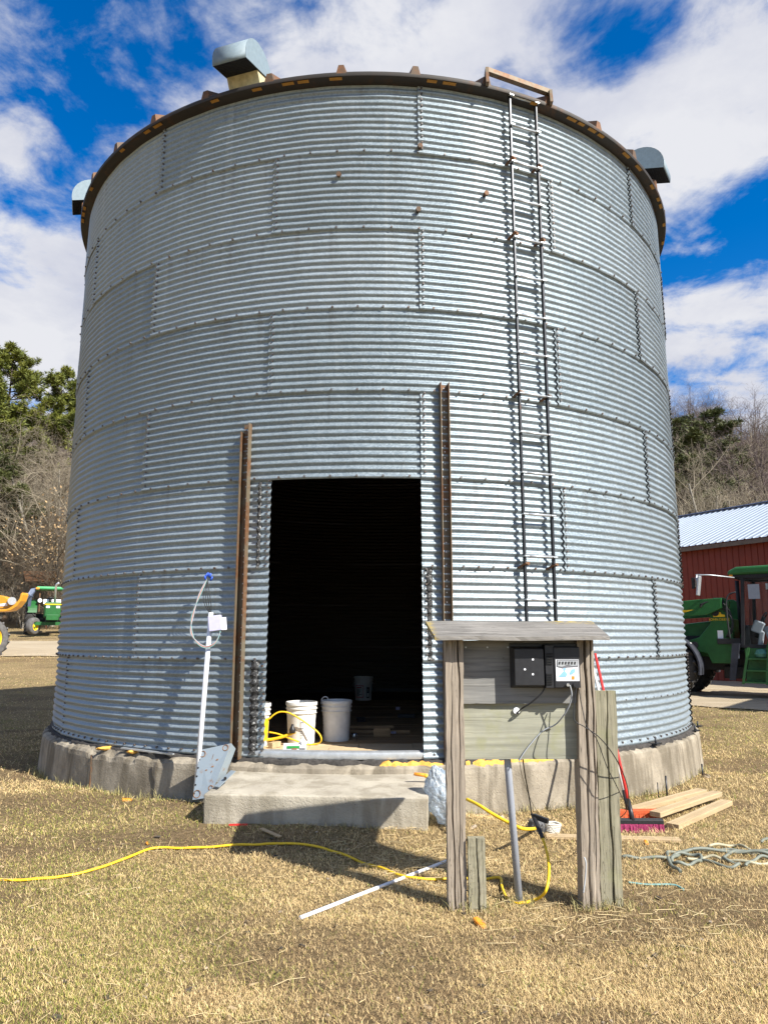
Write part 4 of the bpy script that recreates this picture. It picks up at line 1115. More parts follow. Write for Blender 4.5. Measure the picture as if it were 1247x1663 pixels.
wire('wire', [at(948, 1392, 4.29), at(951, 1402, 4.28), at(950, 1425, 4.28), at(947, 1450, 4.27)], .004, M['greywire'], None, 6, 'short grey wire stub down the side of the right post', 'wire')

# inside the doorway ------------------------------------------------------------------
FZ = .464
def make_bucket(label, px, py, r=.145, h=.37, rz=0, lab=None, tilt=0, scale=1):
    p = gd(px, py, FZ); root = thing('bucket', label, 'bucket', p, rz, None)
    k = .87
    prof = [(0, .004), (r * k - .008, .004), (r * k, .0), (r * (k + .1), h * .72), (r * 1.05, h * .72 + .002), (r * 1.05, h * .745), (r * .99, h * .75), (r * .995, h * .83), (r * 1.06, h * .832), (r * 1.06, h * .852), (r, h * .857),
            (r * 1.005, h * .92), (r * 1.065, h * .922), (r * 1.065, h * .985), (r * 1.03, h), (r * .99, h), (r * .97, h * .98), (r * (k + .02), .012), (0, .01)]
    obj('tub', MB().lathe(prof, 40), M['bucket'], root)
    return root, p, r, h
def wrap(root, r0, r1, z0, z1, a0, a1, m, lift=.0015):
    """label that follows the side of a tub"""
    b = MB(); n = 12; vs = []
    for j, (z, r) in enumerate(((z0, r0), (z1, r1))):
        for i in range(n + 1):
            a = a0 + (a1 - a0) * i / n - pi / 2
            vs.append(((r + lift) * math.cos(a), (r + lift) * math.sin(a), z))
    b.add(vs, [(i, i + 1, n + 2 + i, n + 1 + i) for i in range(n)], 0, True); return obj('label', b, m, root)
def rad(r, h, z): return r * (.87 + .1 * z / (h * .72))
# far bucket
B4, p, r, h = make_bucket('white bucket with red framed label, standing farthest back in the dark', 590, 1137, .148, .375)
wl_ = lambda B, r, h, z0, z1, a0, a1, m, l=.0015: wrap(B, rad(r, h, z0), rad(r, h, z1), z0, z1, a0, a1, m, l)
wl_(B4, r, h, .05, .24, -1.0, .05, M['ink_red']); wl_(B4, r, h, .06, .23, -.95, 0, M['bucket'], .003); wl_(B4, r, h, .20, .215, -.8, -.2, M['ink_red'], .0045)
for i in range(6): wl_(B4, r, h, .075 + i * .018, .083 + i * .018, -.85, -.85 + random.uniform(.4, .75), M['ink'], .0045)
wl_(B4, r, h, .04, .21, .42, .78, M['ink']); wl_(B4, r, h, .06, .12, .47, .72, M['bucket'], .003); wl_(B4, r, h, .14, .19, .5, .6, M['bucket'], .003)
obj('bail', MB().tube(bez([(-.158, -.03, .30), (-.15, -.09, .22), (-.02, -.165, .17), (.06, -.155, .22), (.12, -.10, .30)], 7), .003, 6), M['galv'], B4)
B2, p, r, h = make_bucket('white bucket with a faded grey label behind the looping yellow cord', 489, 1206, .145, .385)
wl_(B2, r, h, .03, .25, -.02, .32, simple('faded_label', (.50, .52, .53), .5, 0, .1, 20, 0)); wl_(B2, r, h, .04, .24, .0, .3, M['bucket'], .003)
wl_(B2, r, h, .14, .205, .05, .25, M['label_grey'], .0045); wl_(B2, r, h, .15, .195, .08, .22, M['bucket'], .006)
for i in range(5): wl_(B2, r, h, .05 + i * .016, .056 + i * .016, .04, .04 + random.uniform(.12, .22), M['label_grey'], .0045)
wl_(B2, r, h, .14, .16, -.75, -.4, M['ink'])
wl_(B2, r, h, .12, .14, -.80, -.35, M['galv'], .012)
B3, p, r, h = make_bucket('plain dusty white bucket with wire handle up, right of the label bucket', 546, 1202, .145, .385)
for i in range(7): wl_(B3, r, h, .06 + i * .027, .078 + i * .027, -1.25, -1.15, M['ink'])
obj('bail', MB().tube(bez([(-.15, -.01, .345), (-.148, .0, .39), (-.12, .0, .415), (-.09, .0, .405), (-.08, .0, .36)], 6), .006, 6), M['bucket'], B3)
B1, p, r, h = make_bucket('white bucket with bright yellow label, half hidden by the door edge', 412, 1210, .145, .385)
wl_(B1, r, h, .03, .25, .25, 1.5, M['yellow'])
for i in range(4): wl_(B1, r, h, .06 + i * .04, .07 + i * .04, .8, 1.2, M['yellow'])
# yellow cord inside
fp = lambda px, py, z: at(px, py, gd(489, 1206, FZ).y - .18)
Yi = gd(489, 1206, FZ).y - .19
P = bez([at(437, 1168, Yi), at(446, 1160, Yi), at(456, 1156, Yi), at(470, 1158, Yi), at(488, 1168, Yi), at(505, 1180, Yi), at(517, 1190, Yi), at(522, 1200, Yi), at(518, 1207, Yi + .02), at(505, 1209, Yi + .03), at(490, 1206, Yi), at(470, 1199, Yi), at(452, 1192, Yi), at(437, 1189, Yi)], 7)
tag(obj('extension_cord', MB().tube(P, .0075, 8), M['cord']), 'yellow cord looping in front of the bucket inside the doorway', 'cord')
P = bez([at(424, 1202, Yi), at(440, 1201, Yi), at(458, 1197, Yi), at(472, 1192, Yi), at(480, 1189, Yi)], 6)
tag(obj('air_hose', MB().tube(P, [.014] * (len(P) - 5) + [.012] * 5, 8), M['cord']), 'thick yellow hose end lying against the bucket inside the doorway', 'hose')
p = at(475, 1184, Yi - .01); tag(obj('hose_fitting', MB().tube([p + Vector((0, 0, -.035)), p, p + Vector((0, 0, .02)), p + Vector((0, 0, .045))], [.03, .03, .016, .012], 10), M['black']), 'black nozzle fitting on the hose in front of the bucket', 'fitting')
# carton of green and white
cb = thing('carton', 'small white and green carton lying at the door sill', 'carton', gd(478, 1222, FZ))
CO = gd(478, 1222, FZ)
obj('box', MB().box((0, .04, .035), (.20, .08, .068), Matrix.Rotation(.08, 3, 'Z')), M['label_white'], cb)
for x, w_, mm in ((-.01, .05, simple('carton_green', (.03, .28, .06), .5, 0, .2, 20, 0)), (.0, .045, simple('carton_brown', (.30, .13, .08), .5, 0, .2, 20, 0)), (.07, .05, M['label_grey'])):
    obj('print', MB().box((x, -.003 + x * .08, .045 if mm.name.endswith('green') else .022), (w_ * (2.2 if mm.name.endswith('green') else 1), .002, .022 if mm.name.endswith('green') else .03), Matrix.Rotation(.08, 3, 'Z')), mm, cb)
obj('flap', MB().box((.075, .03, .082), (.06, .05, .018), Matrix.Rotation(.5, 3, 'Z')), M['label_white'], cb)
# wood pieces near the sill
def iw(name, px, py, dims, rz, m, label, cat, lift=0, tilt=0):
    p = gd(px, py, FZ + lift); o = obj(name, MB().box((0, 0, dims[2] / 2), dims), m, None, p, (tilt, 0, rz), bevel=.003); return tag(o, label, cat)
iw('wood_block', 446, 1214, (.05, .13, .05), -.5, M['lumber'], 'small wood offcut beside the carton at the sill', 'block')
iw('wood_block', 436, 1205, (.12, .05, .035), .1, M['floorwood'], 'brown wood offcut by the yellow label bucket', 'block')
iw('wood_plank', 600, 1182, (.52, .14, .03), .03, M['floorwood'], 'brown plank lying across the floor right of the plain bucket', 'plank', .035)
iw('wood_plank', 612, 1190, (.70, .09, .03), -.02, M['floorwood'], 'lower plank under the short brown board on the floor', 'plank')
iw('wood_block', 620, 1196, (.17, .03, .085), .05, M['floorwood'], 'square brown board piece leaning on the floor planks', 'block')
o = obj('tin_can', MB().lathe([(0, .002), (.035, .002), (.037, .03), (.035, .034), (.03, .03), (0, .028)], 18), M['chrome'], None, gd(575, 1197, FZ)); tag(o, 'flat shiny tin beside the plain bucket', 'tin')
iw('tool_box', 586, 1172, (.10, .08, .05), .2, M['black'], 'small black tool case on the dark floor behind the plank', 'case')
iw('paper_scrap', 639, 1191, (.05, .03, .02), .7, M['lavender'], 'pale lavender scrap at the end of the floor planks', 'scrap')
iw('paper_scrap', 646, 1153, (.06, .01, .045), .1, M['lavender'], 'small pale scrap deeper in the dark floor', 'scrap')
iw('tool_box', 660, 1165, (.22, .10, .04), -.1, M['black'], 'low dark tool lying near the right of the doorway', 'case')
# ================================================================== barn
A = at(1098, 895, 27.1); B = at(1247, 877, 24.0); EZ = 4.9
A = Vector((A.x, A.y, EZ)); B = Vector((B.x, B.y, EZ))
bd = (B - A); bd.z = 0; bd.normalize(); bn = Vector((-bd.y, bd.x, 0))          # away from us
if bn.y < 0: bn = -bn
barn = thing('red_barn', 'long red metal sided barn with pale ribbed steel roof behind the loader tractor', 'barn', (A.x, A.y, 0), math.atan2(bd.y, bd.x))
ML, XR = -9.0, 16.0; WD = 10.0; RZ = EZ + 1.95
def brib(x0, x1, step, h, wd):
    out = []; x = x0
    while x < x1 - 1e-6:
        out += [(x, 0), (x + step - wd * 2, 0), (x + step - wd * 1.5, h), (x + step - wd * .5, h)]; x += step
    out.append((x1, 0)); return out
sgn = 1 if (Matrix.Rotation(math.atan2(bd.y, bd.x), 3, 'Z') @ Vector((0, 1, 0))).dot(bn) > 0 else -1
wallm = MB(); pr = brib(ML, XR, .23, .022, .03); vs = []
for (x, h) in pr: vs += [(x, -sgn * h, -.2), (x, -sgn * h, EZ - .05)]
wallm.add(vs, [(2 * i, 2 * i + 2, 2 * i + 3, 2 * i + 1) for i in range(len(pr) - 1)])
wallm.add([(ML, 0, -.2), (ML, sgn * WD, -.2), (ML, sgn * WD, EZ - .05), (ML, sgn * WD / 2, RZ - .1), (ML, 0, EZ - .05)], [(0, 1, 2, 3, 4)])
wallm.add([(XR, 0, -.2), (XR, sgn * WD, -.2), (XR, sgn * WD, EZ - .05), (XR, sgn * WD / 2, RZ - .1), (XR, 0, EZ - .05)], [(0, 1, 2, 3, 4)])
wallm.add([(ML, sgn * WD, -.2), (XR, sgn * WD, -.2), (XR, sgn * WD, EZ - .05), (ML, sgn * WD, EZ - .05)], [(0, 1, 2, 3)])
obj('wall', wallm, M['barn_red'], barn)
rfm = MB(); pr = brib(ML - .4, XR + .4, .27, .03, .035)
for side in (0, 1):
    vs = []
    for (x, h) in pr:
        if side == 0: vs += [(x, -sgn * .35, EZ - .17 + h), (x, sgn * WD / 2, RZ + h)]
        else: vs += [(x, sgn * WD / 2, RZ + h), (x, sgn * (WD + .35), EZ - .17 + h)]
    rfm.add(vs, [(2 * i, 2 * i + 2, 2 * i + 3, 2 * i + 1) for i in range(len(pr) - 1)])
roofo = obj('roof', rfm, M['barn_roof'], barn)
obj('ridge_cap', MB().beam((ML - .4, sgn * WD / 2, RZ + .045), (XR + .4, sgn * WD / 2, RZ + .045), .35, .03), simple('ridge_steel', (.22, .25, .36), .5, .2, .2, 3, .05), roofo)
obj('fascia', MB().box(((ML + XR) / 2, -sgn * .32, EZ - .27), (XR - ML + .7, .05, .14)), M['barn_trim'], barn)
for i in range(int((XR - ML) / 1.2)):
    pass
# tall building added out of view on the right to shade tractor and yard
lt = MB().box((0, 0, 2.8), (6.0, 5.0, 5.6)).prism([(-3.2, 5.6), (3.2, 5.6), (3.2, 5.7), (0, 7.2), (-3.2, 5.7)], -2.8, 2.8)
o = obj('shed', lt, M['barn_red'], None, (16.4, 11.4, 0), (0, 0, R_(-38))); tag(o, kind='structure')

# ================================================================== wheels
def wheel_meshes(r, w, rim_r, lugs=0, name='wheel', tyre='tyre', rim='yellow_paint'):
    """axis along Y, centre at the origin"""
    ty = MB(); h = w / 2
    ty.lathe([(rim_r, -h * .8), (rim_r * 1.05, -h * .98), (r * .86, -h), (r * .96, -h * .8), (r, -h * .4), (r, h * .4), (r * .96, h * .8), (r * .86, h), (rim_r * 1.05, h * .98), (rim_r, h * .8)], 40, 0, axis='Y')
    for i in range(lugs):
        for s in (-1, 1):
            a = 2 * pi * (i + (.5 if s > 0 else 0)) / lugs; da = .22
            p0 = Vector((math.cos(a) * r, s * h * .04, math.sin(a) * r)); p1 = Vector((math.cos(a + da) * r * .98, s * h * .95, math.sin(a + da) * r * .98))
            ty.beam(p0, p1, r * .075, r * .085, up=(math.cos(a + da / 2), 0, math.sin(a + da / 2)))
    ri = MB(); ri.lathe([(rim_r * 1.0, -h * .8), (rim_r * .93, -h * .62), (rim_r * .86, -h * .35), (rim_r * .3, -h * .25), (rim_r * .26, -h * .55), (0, -h * .58)], 28, 0, axis='Y')
    ri.lathe([(rim_r * 1.0, h * .8), (rim_r * .93, h * .62), (rim_r * .86, h * .35), (rim_r * .3, h * .25), (rim_r * .26, h * .55), (0, h * .58)], 28, 0, axis='Y')
    for k in range(8):
        a = k * pi / 4
        for s in (-1, 1): ri.tube([(math.cos(a) * rim_r * .5, s * h * .27, math.sin(a) * rim_r * .5), (math.cos(a) * rim_r * .5, s * h * .36, math.sin(a) * rim_r * .5)], rim_r * .05, 6)
    return ty.mesh('tyre', M[tyre]), ri.mesh('rim', M[rim])
def put_wheel(root, ms, loc, rz=0):
    e = bpy.data.objects.new('wheel', None); COL.objects.link(e); e.parent = root; e.location = loc; e.rotation_euler = (0, 0, rz); e.empty_display_size = .1
    link('tyre', ms[0], e); link('rim', ms[1], e); return e
# ================================================================== loader tractor (right); nose towards -X in its own space, near side -Y
TG = R_(-36)
fx = Vector((8.3, 19.9, 0))
tr = thing('loader_tractor', 'large green cab tractor with front loader parked before the red barn', 'tractor', (fx.x, fx.y, H(fx.x, fx.y)), TG)
WB = 2.95
fw = wheel_meshes(.74, .46, .36, 18, tyre='tyre'); rw = wheel_meshes(.98, .56, .50, 20, tyre='tyre')
for y in (-.92, .92): put_wheel(tr, fw, (-.5, y, .74))
for y in (-.98, .98): put_wheel(tr, rw, (WB, y, .98))
gd_ = M['green_dirty']; g_ = M['green']; mk = M['machine']
obj('chassis', MB().box((1.05, 0, .92), (4.1, .55, .5)).box((-.5, 0, .74), (.3, 1.5, .22)).box((WB, 0, .98), (.4, 1.5, .35)).box((1.5, 0, .62), (1.5, .8, .3)), mk, tr, bevel=.02)
hood = MB().prism([(-.95, 1.05), (-.98, 1.55), (-.80, 1.78), (1.05, 1.98), (1.05, 1.10), (.6, 1.0)], -.40, .40, 'XZ')
obj('hood', hood, g_, tr, bevel=.05)
obj('grille', MB().box((.2, -.41, 1.36), (.9, .02, .36)).box((.2, .41, 1.36), (.9, .02, .36)).box((-.99, 0, 1.4), (.03, .6, .5)), mk, tr)
# fenders over the front wheels
def arc_fender(cx, cy, cz, r, w, a0, a1, th=.03, n=18):
    m = MB(); vs = []
    for i in range(n + 1):
        a = a0 + (a1 - a0) * i / n
        for rr in (r, r + th):
            for y in (-w / 2, w / 2): vs.append((cx + math.cos(a) * rr, cy + y, cz + math.sin(a) * rr))
    fs = []
    for i in range(n):
        k = i * 4
        fs += [(k, k + 1, k + 5, k + 4), (k + 2, k + 6, k + 7, k + 3), (k, k + 4, k + 6, k + 2), (k + 1, k + 3, k + 7, k + 5)]
    fs += [(0, 2, 3, 1), (n * 4, n * 4 + 1, n * 4 + 3, n * 4 + 2)]
    return m.add(vs, fs)
for y in (-.92, .92): obj('fender', arc_fender(-.5, y, .74, .82, .50, R_(-12), R_(118), .035), M['fender'], tr)
# rear fenders: wide green arcs
for y in (-.86, .86): obj('rear_fender', arc_fender(WB, y, .98, 1.08, .46, R_(15), R_(168), .03), g_, tr)
# cab
cx0, cx1, cw, cz0, cz1 = 1.20, 2.95, .80, 1.25, 3.02
fr = MB()
for x, x2 in ((cx0 + .12, cx0 + .22), (cx1 - .05, cx1 - .15), (2.25, 2.22)):
    for y in (-cw, cw): fr.beam((x, y, cz0), (x2, y * .93, cz1), .075, .075, up=(0, 1, 0))
for z, k in ((cz0 + .02, 1), (cz1 - .03, .93)):
    for y in (-cw * k, cw * k): fr.beam((cx0 + .15, y, z), (cx1 - .08, y, z), .09, .07)
    for x in (cx0 + .17, cx1 - .1): fr.beam((x, -cw * k, z), (x, cw * k, z), .09, .07)
obj('cab_frame', fr, mk, tr)
rfp = [(cx0 - .12, 3.05), (cx0 - .10, 3.15), (cx0 + .1, 3.25), (cx1 - .1, 3.27), (cx1 + .12, 3.20), (cx1 + .12, 3.05)]
obj('cab_roof', MB().prism(rfp, -.86, .86, 'XZ'), g_, tr, bevel=.06)
obj('roof_underside', MB().box(((cx0 + cx1) / 2, 0, 3.02), (cx1 - cx0 + .1, 1.6, .06)), mk, tr)
gl = MB()
for y, s in ((-cw, -1), (cw, 1)):
    gl.add([(cx0 + .17, y + s * .0, cz0 + .06), (2.22, y, cz0 + .06), (2.20, y * .935, cz1 - .07), (cx0 + .25, y * .935, cz1 - .07)], [(0, 1, 2, 3)])
obj('side_window', gl, M['glass'], tr).modifiers.new('solid', 'SOLIDIFY').thickness = .008
gl = MB().add([(cx0 + .10, -cw + .05, 1.75), (cx0 + .10, cw - .05, 1.75), (cx0 + .2, cw * .9, cz1 - .06), (cx0 + .2, -cw * .9, cz1 - .06)], [(0, 1, 2, 3)])
obj('windscreen', gl, M['glass'], tr).modifiers.new('solid', 'SOLIDIFY').thickness = .008
obj('rear_window', MB().box((cx1 - .1, 0, 2.2), (.008, 1.3, 1.4)), M['glass'], tr)
obj('seat', MB().box((2.25, .0, 1.62), (.5, .5, .14)).box((2.48, .0, 1.98), (.14, .48, .66)), mk, tr, bevel=.04)
obj('steering_wheel', MB().tube([Vector((1.72 + .06 * math.sin(a), .19 * math.cos(a), 2.02 + .18 * math.sin(a) * .6)) for a in np.linspace(0, 2 * pi, 20)], .016, 6).tube([(1.5, 0, 1.5), (1.72, 0, 2.02)], .05, 8), mk, tr)
obj('cab_floor', MB().box((2.05, 0, 1.28), (1.65, 1.5, .08)).box((1.38, 0, 1.55), (.16, 1.2, .5)), mk, tr)
m = MB(); m.box((1.65, -.5, 1.75), (.25, .2, .3), Matrix.Rotation(.4, 3, 'Y')).box((1.9, -.45, 1.6), (.2, .2, .35), Matrix.Rotation(-.3, 3, 'Y')).box((1.7, -.55, 1.45), (.12, .1, .4), Matrix.Rotation(.2, 3, 'Y'))
obj('gloves_and_rags', m, M['conduit'], tr, bevel=.03)
obj('window_sticker', MB().box((1.66, -cw * .975, 2.62), (.26, .004, .36)), M['conduit'], tr)
obj('small_mirror', MB().box((2.05, -.55, 2.75), (.3, .02, .15)), M['label_white'], tr)
# mirror arm
obj('mirror_arm', MB().tube([(1.25, -.84, 2.98), (.75, -1.15, 3.05), (.45, -1.32, 3.06)], .016, 8).tube([(.47, -1.31, 3.06), (.43, -1.33, 2.75)], .018, 8), M['galv'], tr)
obj('mirror', MB().box((.50, -1.30, 2.78), (.06, .2, .5), Matrix.Rotation(.15, 3, 'Y')), M['galv'], tr, bevel=.02)
obj('mirror_bracket', MB().box((.38, -1.33, 2.85), (.07, .07, .28)), mk, tr)
obj('indicator', MB().box((1.17, -.80, 3.06), (.08, .06, .09)), M['orange'], tr)
# loader: mast, arm, cylinder
for s in (-1, 1):
    y = s * .62
    mast = MB().prism([(.55, .85), (1.12, .85), (1.14, 1.2), (1.02, 1.72), (1.02, 2.18), (1.06, 2.40), (.92, 2.50), (.68, 2.50), (.60, 2.34), (.58, 1.85), (.28, 1.50), (.02, 1.42), (-.04, 1.28), (.10, 1.16), (.45, 1.10)], y - .09, y + .09, 'XZ')
    mo = obj('loader_mast', mast, g_, tr, bevel=.015)
    for (x, z, r) in ((.86, 2.38, .10), (.72, 2.12, .09), (.16, 1.30, .09), (1.02, 1.60, .05)):
        obj('pin', MB().tube([(x, y + s * .085, z), (x, y + s * .12, z)], r, 14), mk, mo)
    arm = MB().prism([(.92, 2.48), (.90, 2.22), (.55, 2.06), (-.6, 2.00), (-1.9, 1.80), (-2.3, .85), (-2.55, .62), (-2.55, .86), (-2.12, 2.05), (-1.6, 2.32), (.4, 2.46)], y - .075 + s * .19, y + .075 + s * .19, 'XZ')
    ao = obj('loader_arm', arm, g_, tr, bevel=.015)
    obj('stripe', MB().prism([(-1.5, 2.06), (-.3, 2.18), (.25, 2.20), (.0, 2.13), (-1.5, 2.00)], y + s * .266, y + s * .270, 'XZ'), M['yellow_paint'], ao)
    obj('lift_cylinder', MB().tube([(.12, y + s * .20, 1.33), (-.35, y + s * .20, 1.47)], .03, 10, 1).tube([(-.3, y + s * .20, 1.455), (-1.6, y + s * .20, 1.76)], .065, 12), [g_, M['chrome']], tr)
    for k in range(3): obj('hose', MB().tube(bez([(1.0 - .03 * k, y + s * .12, 1.5), (1.12, y + s * .16, 1.8 + .05 * k), (1.04 - .06 * k, y + s * .15, 2.2), (.8 - .1 * k, y + s * .21, 2.42), (.4, y + s * .29, 2.33 - .04 * k)], 6), .018, 6), mk, tr)
obj('hydraulic_line', MB().tube([(-.5, -.84, 1.66), (-.05, -.86, 1.55), (-.05, -.86, 1.50)], .018, 6), M['chrome'], tr)
obj('cross_tube', MB().tube([(-1.7, -.8, 1.75), (-1.7, .8, 1.75)], .09, 12), g_, tr)
obj('bucket', MB().prism([(-2.5, .25), (-3.3, .22), (-3.3, .28), (-2.7, .36), (-2.55, .55), (-2.6, 1.0), (-2.5, 1.0), (-2.42, .6)], -1.1, 1.1, 'XZ'), mk, tr)
def flat_text(body, size, loc, rot, m, parent, name='lettering'):
    cu = bpy.data.curves.new(name, 'FONT'); cu.body = body; cu.size = size; cu.extrude = .002; cu.align_x = 'CENTER'
    tmp = bpy.data.objects.new(name, cu); COL.objects.link(tmp)
    dg = bpy.context.evaluated_depsgraph_get(); me = bpy.data.meshes.new_from_object(tmp.evaluated_get(dg)); bpy.data.objects.remove(tmp)
    me.materials.clear(); me.materials.append(m)
    return link(name, me, parent, loc, rot)
flat_text('JOHN DEERE', .085, (.80, -.724, 1.92), (R_(90), 0, 0), M['yellow_paint'], tr)
obj('emblem', MB().prism([(.66, 2.01), (.94, 2.01), (.94, 2.06), (.86, 2.08), (.84, 2.13), (.76, 2.14), (.72, 2.09), (.66, 2.08)], -.727, -.724, 'XZ'), M['yellow_paint'], tr)
obj('decal', MB().box((.80, -.725, 1.55), (.13, .004, .24)), M['label_white'], tr)
obj('decal', MB().box((1.12, -.66, 1.08), (.14, .004, .20)), M['label_white'], tr)
obj('control_valve', MB().box((1.0, -.74, 1.40), (.55, .12, .14)), mk, tr, bevel=.01)
obj('exhaust', MB().tube([(1.05, .55, 1.6), (1.05, .55, 3.0)], .05, 10), mk, tr)
obj('hand_rail', MB().tube(bez([(1.05, -.86, 1.45), (1.02, -.88, 2.0), (1.05, -.86, 2.5), (1.25, -.82, 2.62)], 6), .02, 8), mk, tr)
obj('wheel_guard', MB().prism([(.98, .45), (1.12, .45), (1.28, 1.35), (1.10, 1.35)], -.98, -.92, 'XZ'), M['fender'], tr)
sp_ = MB()
for q, (z, x0) in enumerate(((.42, 1.32), (.70, 1.38), (.98, 1.44))): sp_.box((x0 + .24, -.98, z), (.52, .28, .035))
sp_.prism([(1.28, .38), (1.34, .38), (1.52, 1.25), (1.46, 1.25)], -1.13, -1.09, 'XZ').prism([(1.80, .38), (1.86, .38), (1.96, 1.25), (1.90, 1.25)], -1.13, -1.09, 'XZ')
sp_.prism([(1.33, .40), (1.80, .40), (1.92, 1.2), (1.48, 1.2)], -.86, -.845, 'XZ')
obj('steps', sp_, gd_, tr)
obj('cab_skirt', MB().box((1.9, -.80, 1.13), (1.1, .08, .22)), gd_, tr, bevel=.02)
obj('draft_link', MB().tube([(1.9, -.9, .35), (2.25, -.95, .48)], .035, 8), M['chrome'], tr)
o = obj('tool_bag', MB().lathe([(0, 0), (.13, .02), (.17, .1), (.12, .2), (0, .22)], 12), simple('teal_cloth', (.08, .22, .17), .8, 0, .4, 12, .4), None, tr.matrix_basis @ Vector((1.76, -.96, 1.0))); tag(o, 'crumpled teal cloth lying on the top cab step of the loader tractor', 'cloth')
# ================================================================== small open tractor (left); nose towards -Y
p = at(82, 1022, 41.0); st = thing('open_tractor', 'smaller green tractor with canopy and upright silver exhaust left of the bin', 'tractor', (p.x, 41.0, H(p.x, 41.0)), R_(26)); st.scale = (1.12, 1.12, 1.12)
w1 = wheel_meshes(.40, .30, .21, 0, tyre='tyre_dusty'); w2 = wheel_meshes(.84, .48, .42, 20, tyre='tyre')
for x in (-.78, .78): put_wheel(st, w1, (x, -1.35, .40), R_(90 - 38))
for x in (-.92, .92): put_wheel(st, w2, (x, 1.1, .84), R_(90))
obj('axle', MB().beam((-.7, -1.35, .52), (.7, -1.35, .52), .14, .16).beam((-.72, -1.35, .8), (-.72, -1.35, .3), .1, .1).beam((.72, -1.35, .8), (.72, -1.35, .3), .1, .1), M['green'], st)
obj('hood', MB().box((0, -.75, 1.17), (.72, 1.75, .72)), M['green'], st, bevel=.06)
obj('grille', MB().box((0, -1.64, 1.10), (.62, .03, .55)), M['green'], st)
obj('stripe', MB().box((0, -1.645, 1.42), (.70, .02, .05)).box((-.365, -.75, 1.42), (.015, 1.7, .05)).box((.365, -.75, 1.42), (.015, 1.7, .05)), M['yellow_paint'], st)
obj('headlight', MB().box((-.22, -1.66, 1.3), (.16, .02, .1)).box((.22, -1.66, 1.3), (.16, .02, .1)), M['label_white'], st)
obj('chassis', MB().box((0, .1, .72), (.5, 2.8, .4)).box((0, 1.1, .84), (1.6, .4, .4)), M['machine'], st)
obj('side_panel', MB().box((.36, -.35, .92), (.04, .5, .32)).box((.42, -.2, .8), (.08, .7, .05)), M['machine'], st)
obj('weight_bracket', MB().box((0, -1.78, .8), (.55, .26, .26)), M['green'], st, bevel=.02)
obj('exhaust', MB().tube([(.10, -.55, 1.45), (.10, -.55, 2.35), (.13, -.60, 2.45), (.22, -.66, 2.52)], .055, 10), M['chrome'], st)
obj('air_stack', MB().tube([(-.12, -.9, 1.5), (-.12, -.9, 1.72)], .07, 10).tube([(-.12, -.9, 1.72), (-.12, -.9, 1.80)], .11, 12), M['machine'], st)
obj('instrument_panel', MB().box((0, .18, 1.62), (.8, .12, .24)), M['label_white'], st, bevel=.02)
obj('lamp', MB().tube([(-.55, .3, 1.68), (-.55, .22, 1.68)], .1, 12), M['label_white'], st)
for x in (-.55, .55):
    for y in (.35, 1.45): obj('canopy_post', MB().beam((x, y, 1.1), (x * 1.05, y, 2.22), .06, .06, up=(0, 1, 0)), M['rust'], st)
obj('canopy', MB().box((0, .85, 2.30), (1.5, 1.55, .14)), M['canopy_green'], st, bevel=.05)
obj('canopy_tip', MB().box((-.70, .07, 2.27), (.16, .03, .09)).box((.70, .07, 2.27), (.16, .03, .09)), M['orange'], st)
for x in (-.86, .86): obj('fender', arc_fender(0, 0, 0, .9, .42, R_(30), R_(165)), M['green'], st, (x, 1.1, .84), (0, 0, R_(90)))
obj('seat', MB().box((0, 1.05, 1.28), (.5, .5, .12)).box((0, 1.3, 1.6), (.5, .12, .5)), M['machine'], st, bevel=.03)
# ================================================================== yellow loader at the left edge
yl = gd(-24, 1068, .74); yl = Vector((at(-24, 1068, 27).x, 27.0, H(at(-24, 1068, 27).x, 27.0)))
yt = thing('yellow_loader', 'yellow farm loader cut off by the left edge, showing one wheel and its boom', 'loader', yl, 0)
w3 = wheel_meshes(.74, .42, .46, 18, tyre='tyre_dusty')
put_wheel(yt, w3, (.02, 0, .74), R_(58)); put_wheel(yt, w3, (-1.6, .9, .74), R_(58))
obj('chassis', MB().box((-1.2, .8, 1.0), (2.4, .7, .5)).box((-1.6, .9, 1.5), (1.6, .8, .7)), M['yellowmachine'], yt, bevel=.04)
Q = lambda px, py, Y: at(px, py, Y) - yl
yb_ = 30.0
m = MB(); 
def qp(pts, Y, th): 
    vs = [Q(a_, b_, Y) for a_, b_ in pts]; n = len(vs)
    return MB().add(vs + [v + Vector((0, th, 0)) for v in vs], [tuple(range(n)), tuple(range(2 * n - 1, n - 1, -1))] + [(i, (i + 1) % n, n + (i + 1) % n, n + i) for i in range(n)])
obj('boom', qp([(-60, 962), (-5, 966), (8, 969), (16, 975), (24, 979), (22, 984), (10, 988), (-60, 986)], yb_, .5), M['yellowmachine'], yt, bevel=.02)
obj('tool_arm', qp([(-20, 990), (12, 989), (19, 985), (27, 979), (32, 972), (34, 964), (37, 962), (37.5, 966), (34, 976), (27, 985), (18, 991), (8, 993), (-20, 994)], yb_ - .3, .5), M['yellowmachine'], yt, bevel=.02)
obj('placard', qp([(-8, 982), (12, 979), (13, 984), (-8, 985)], yb_ - .02, .01), M['label_white'], yt)
obj('pin', MB().tube([Q(20, 976, yb_ - .35), Q(20, 976, yb_ + .1)], .16, 12), M['galv'], yt)
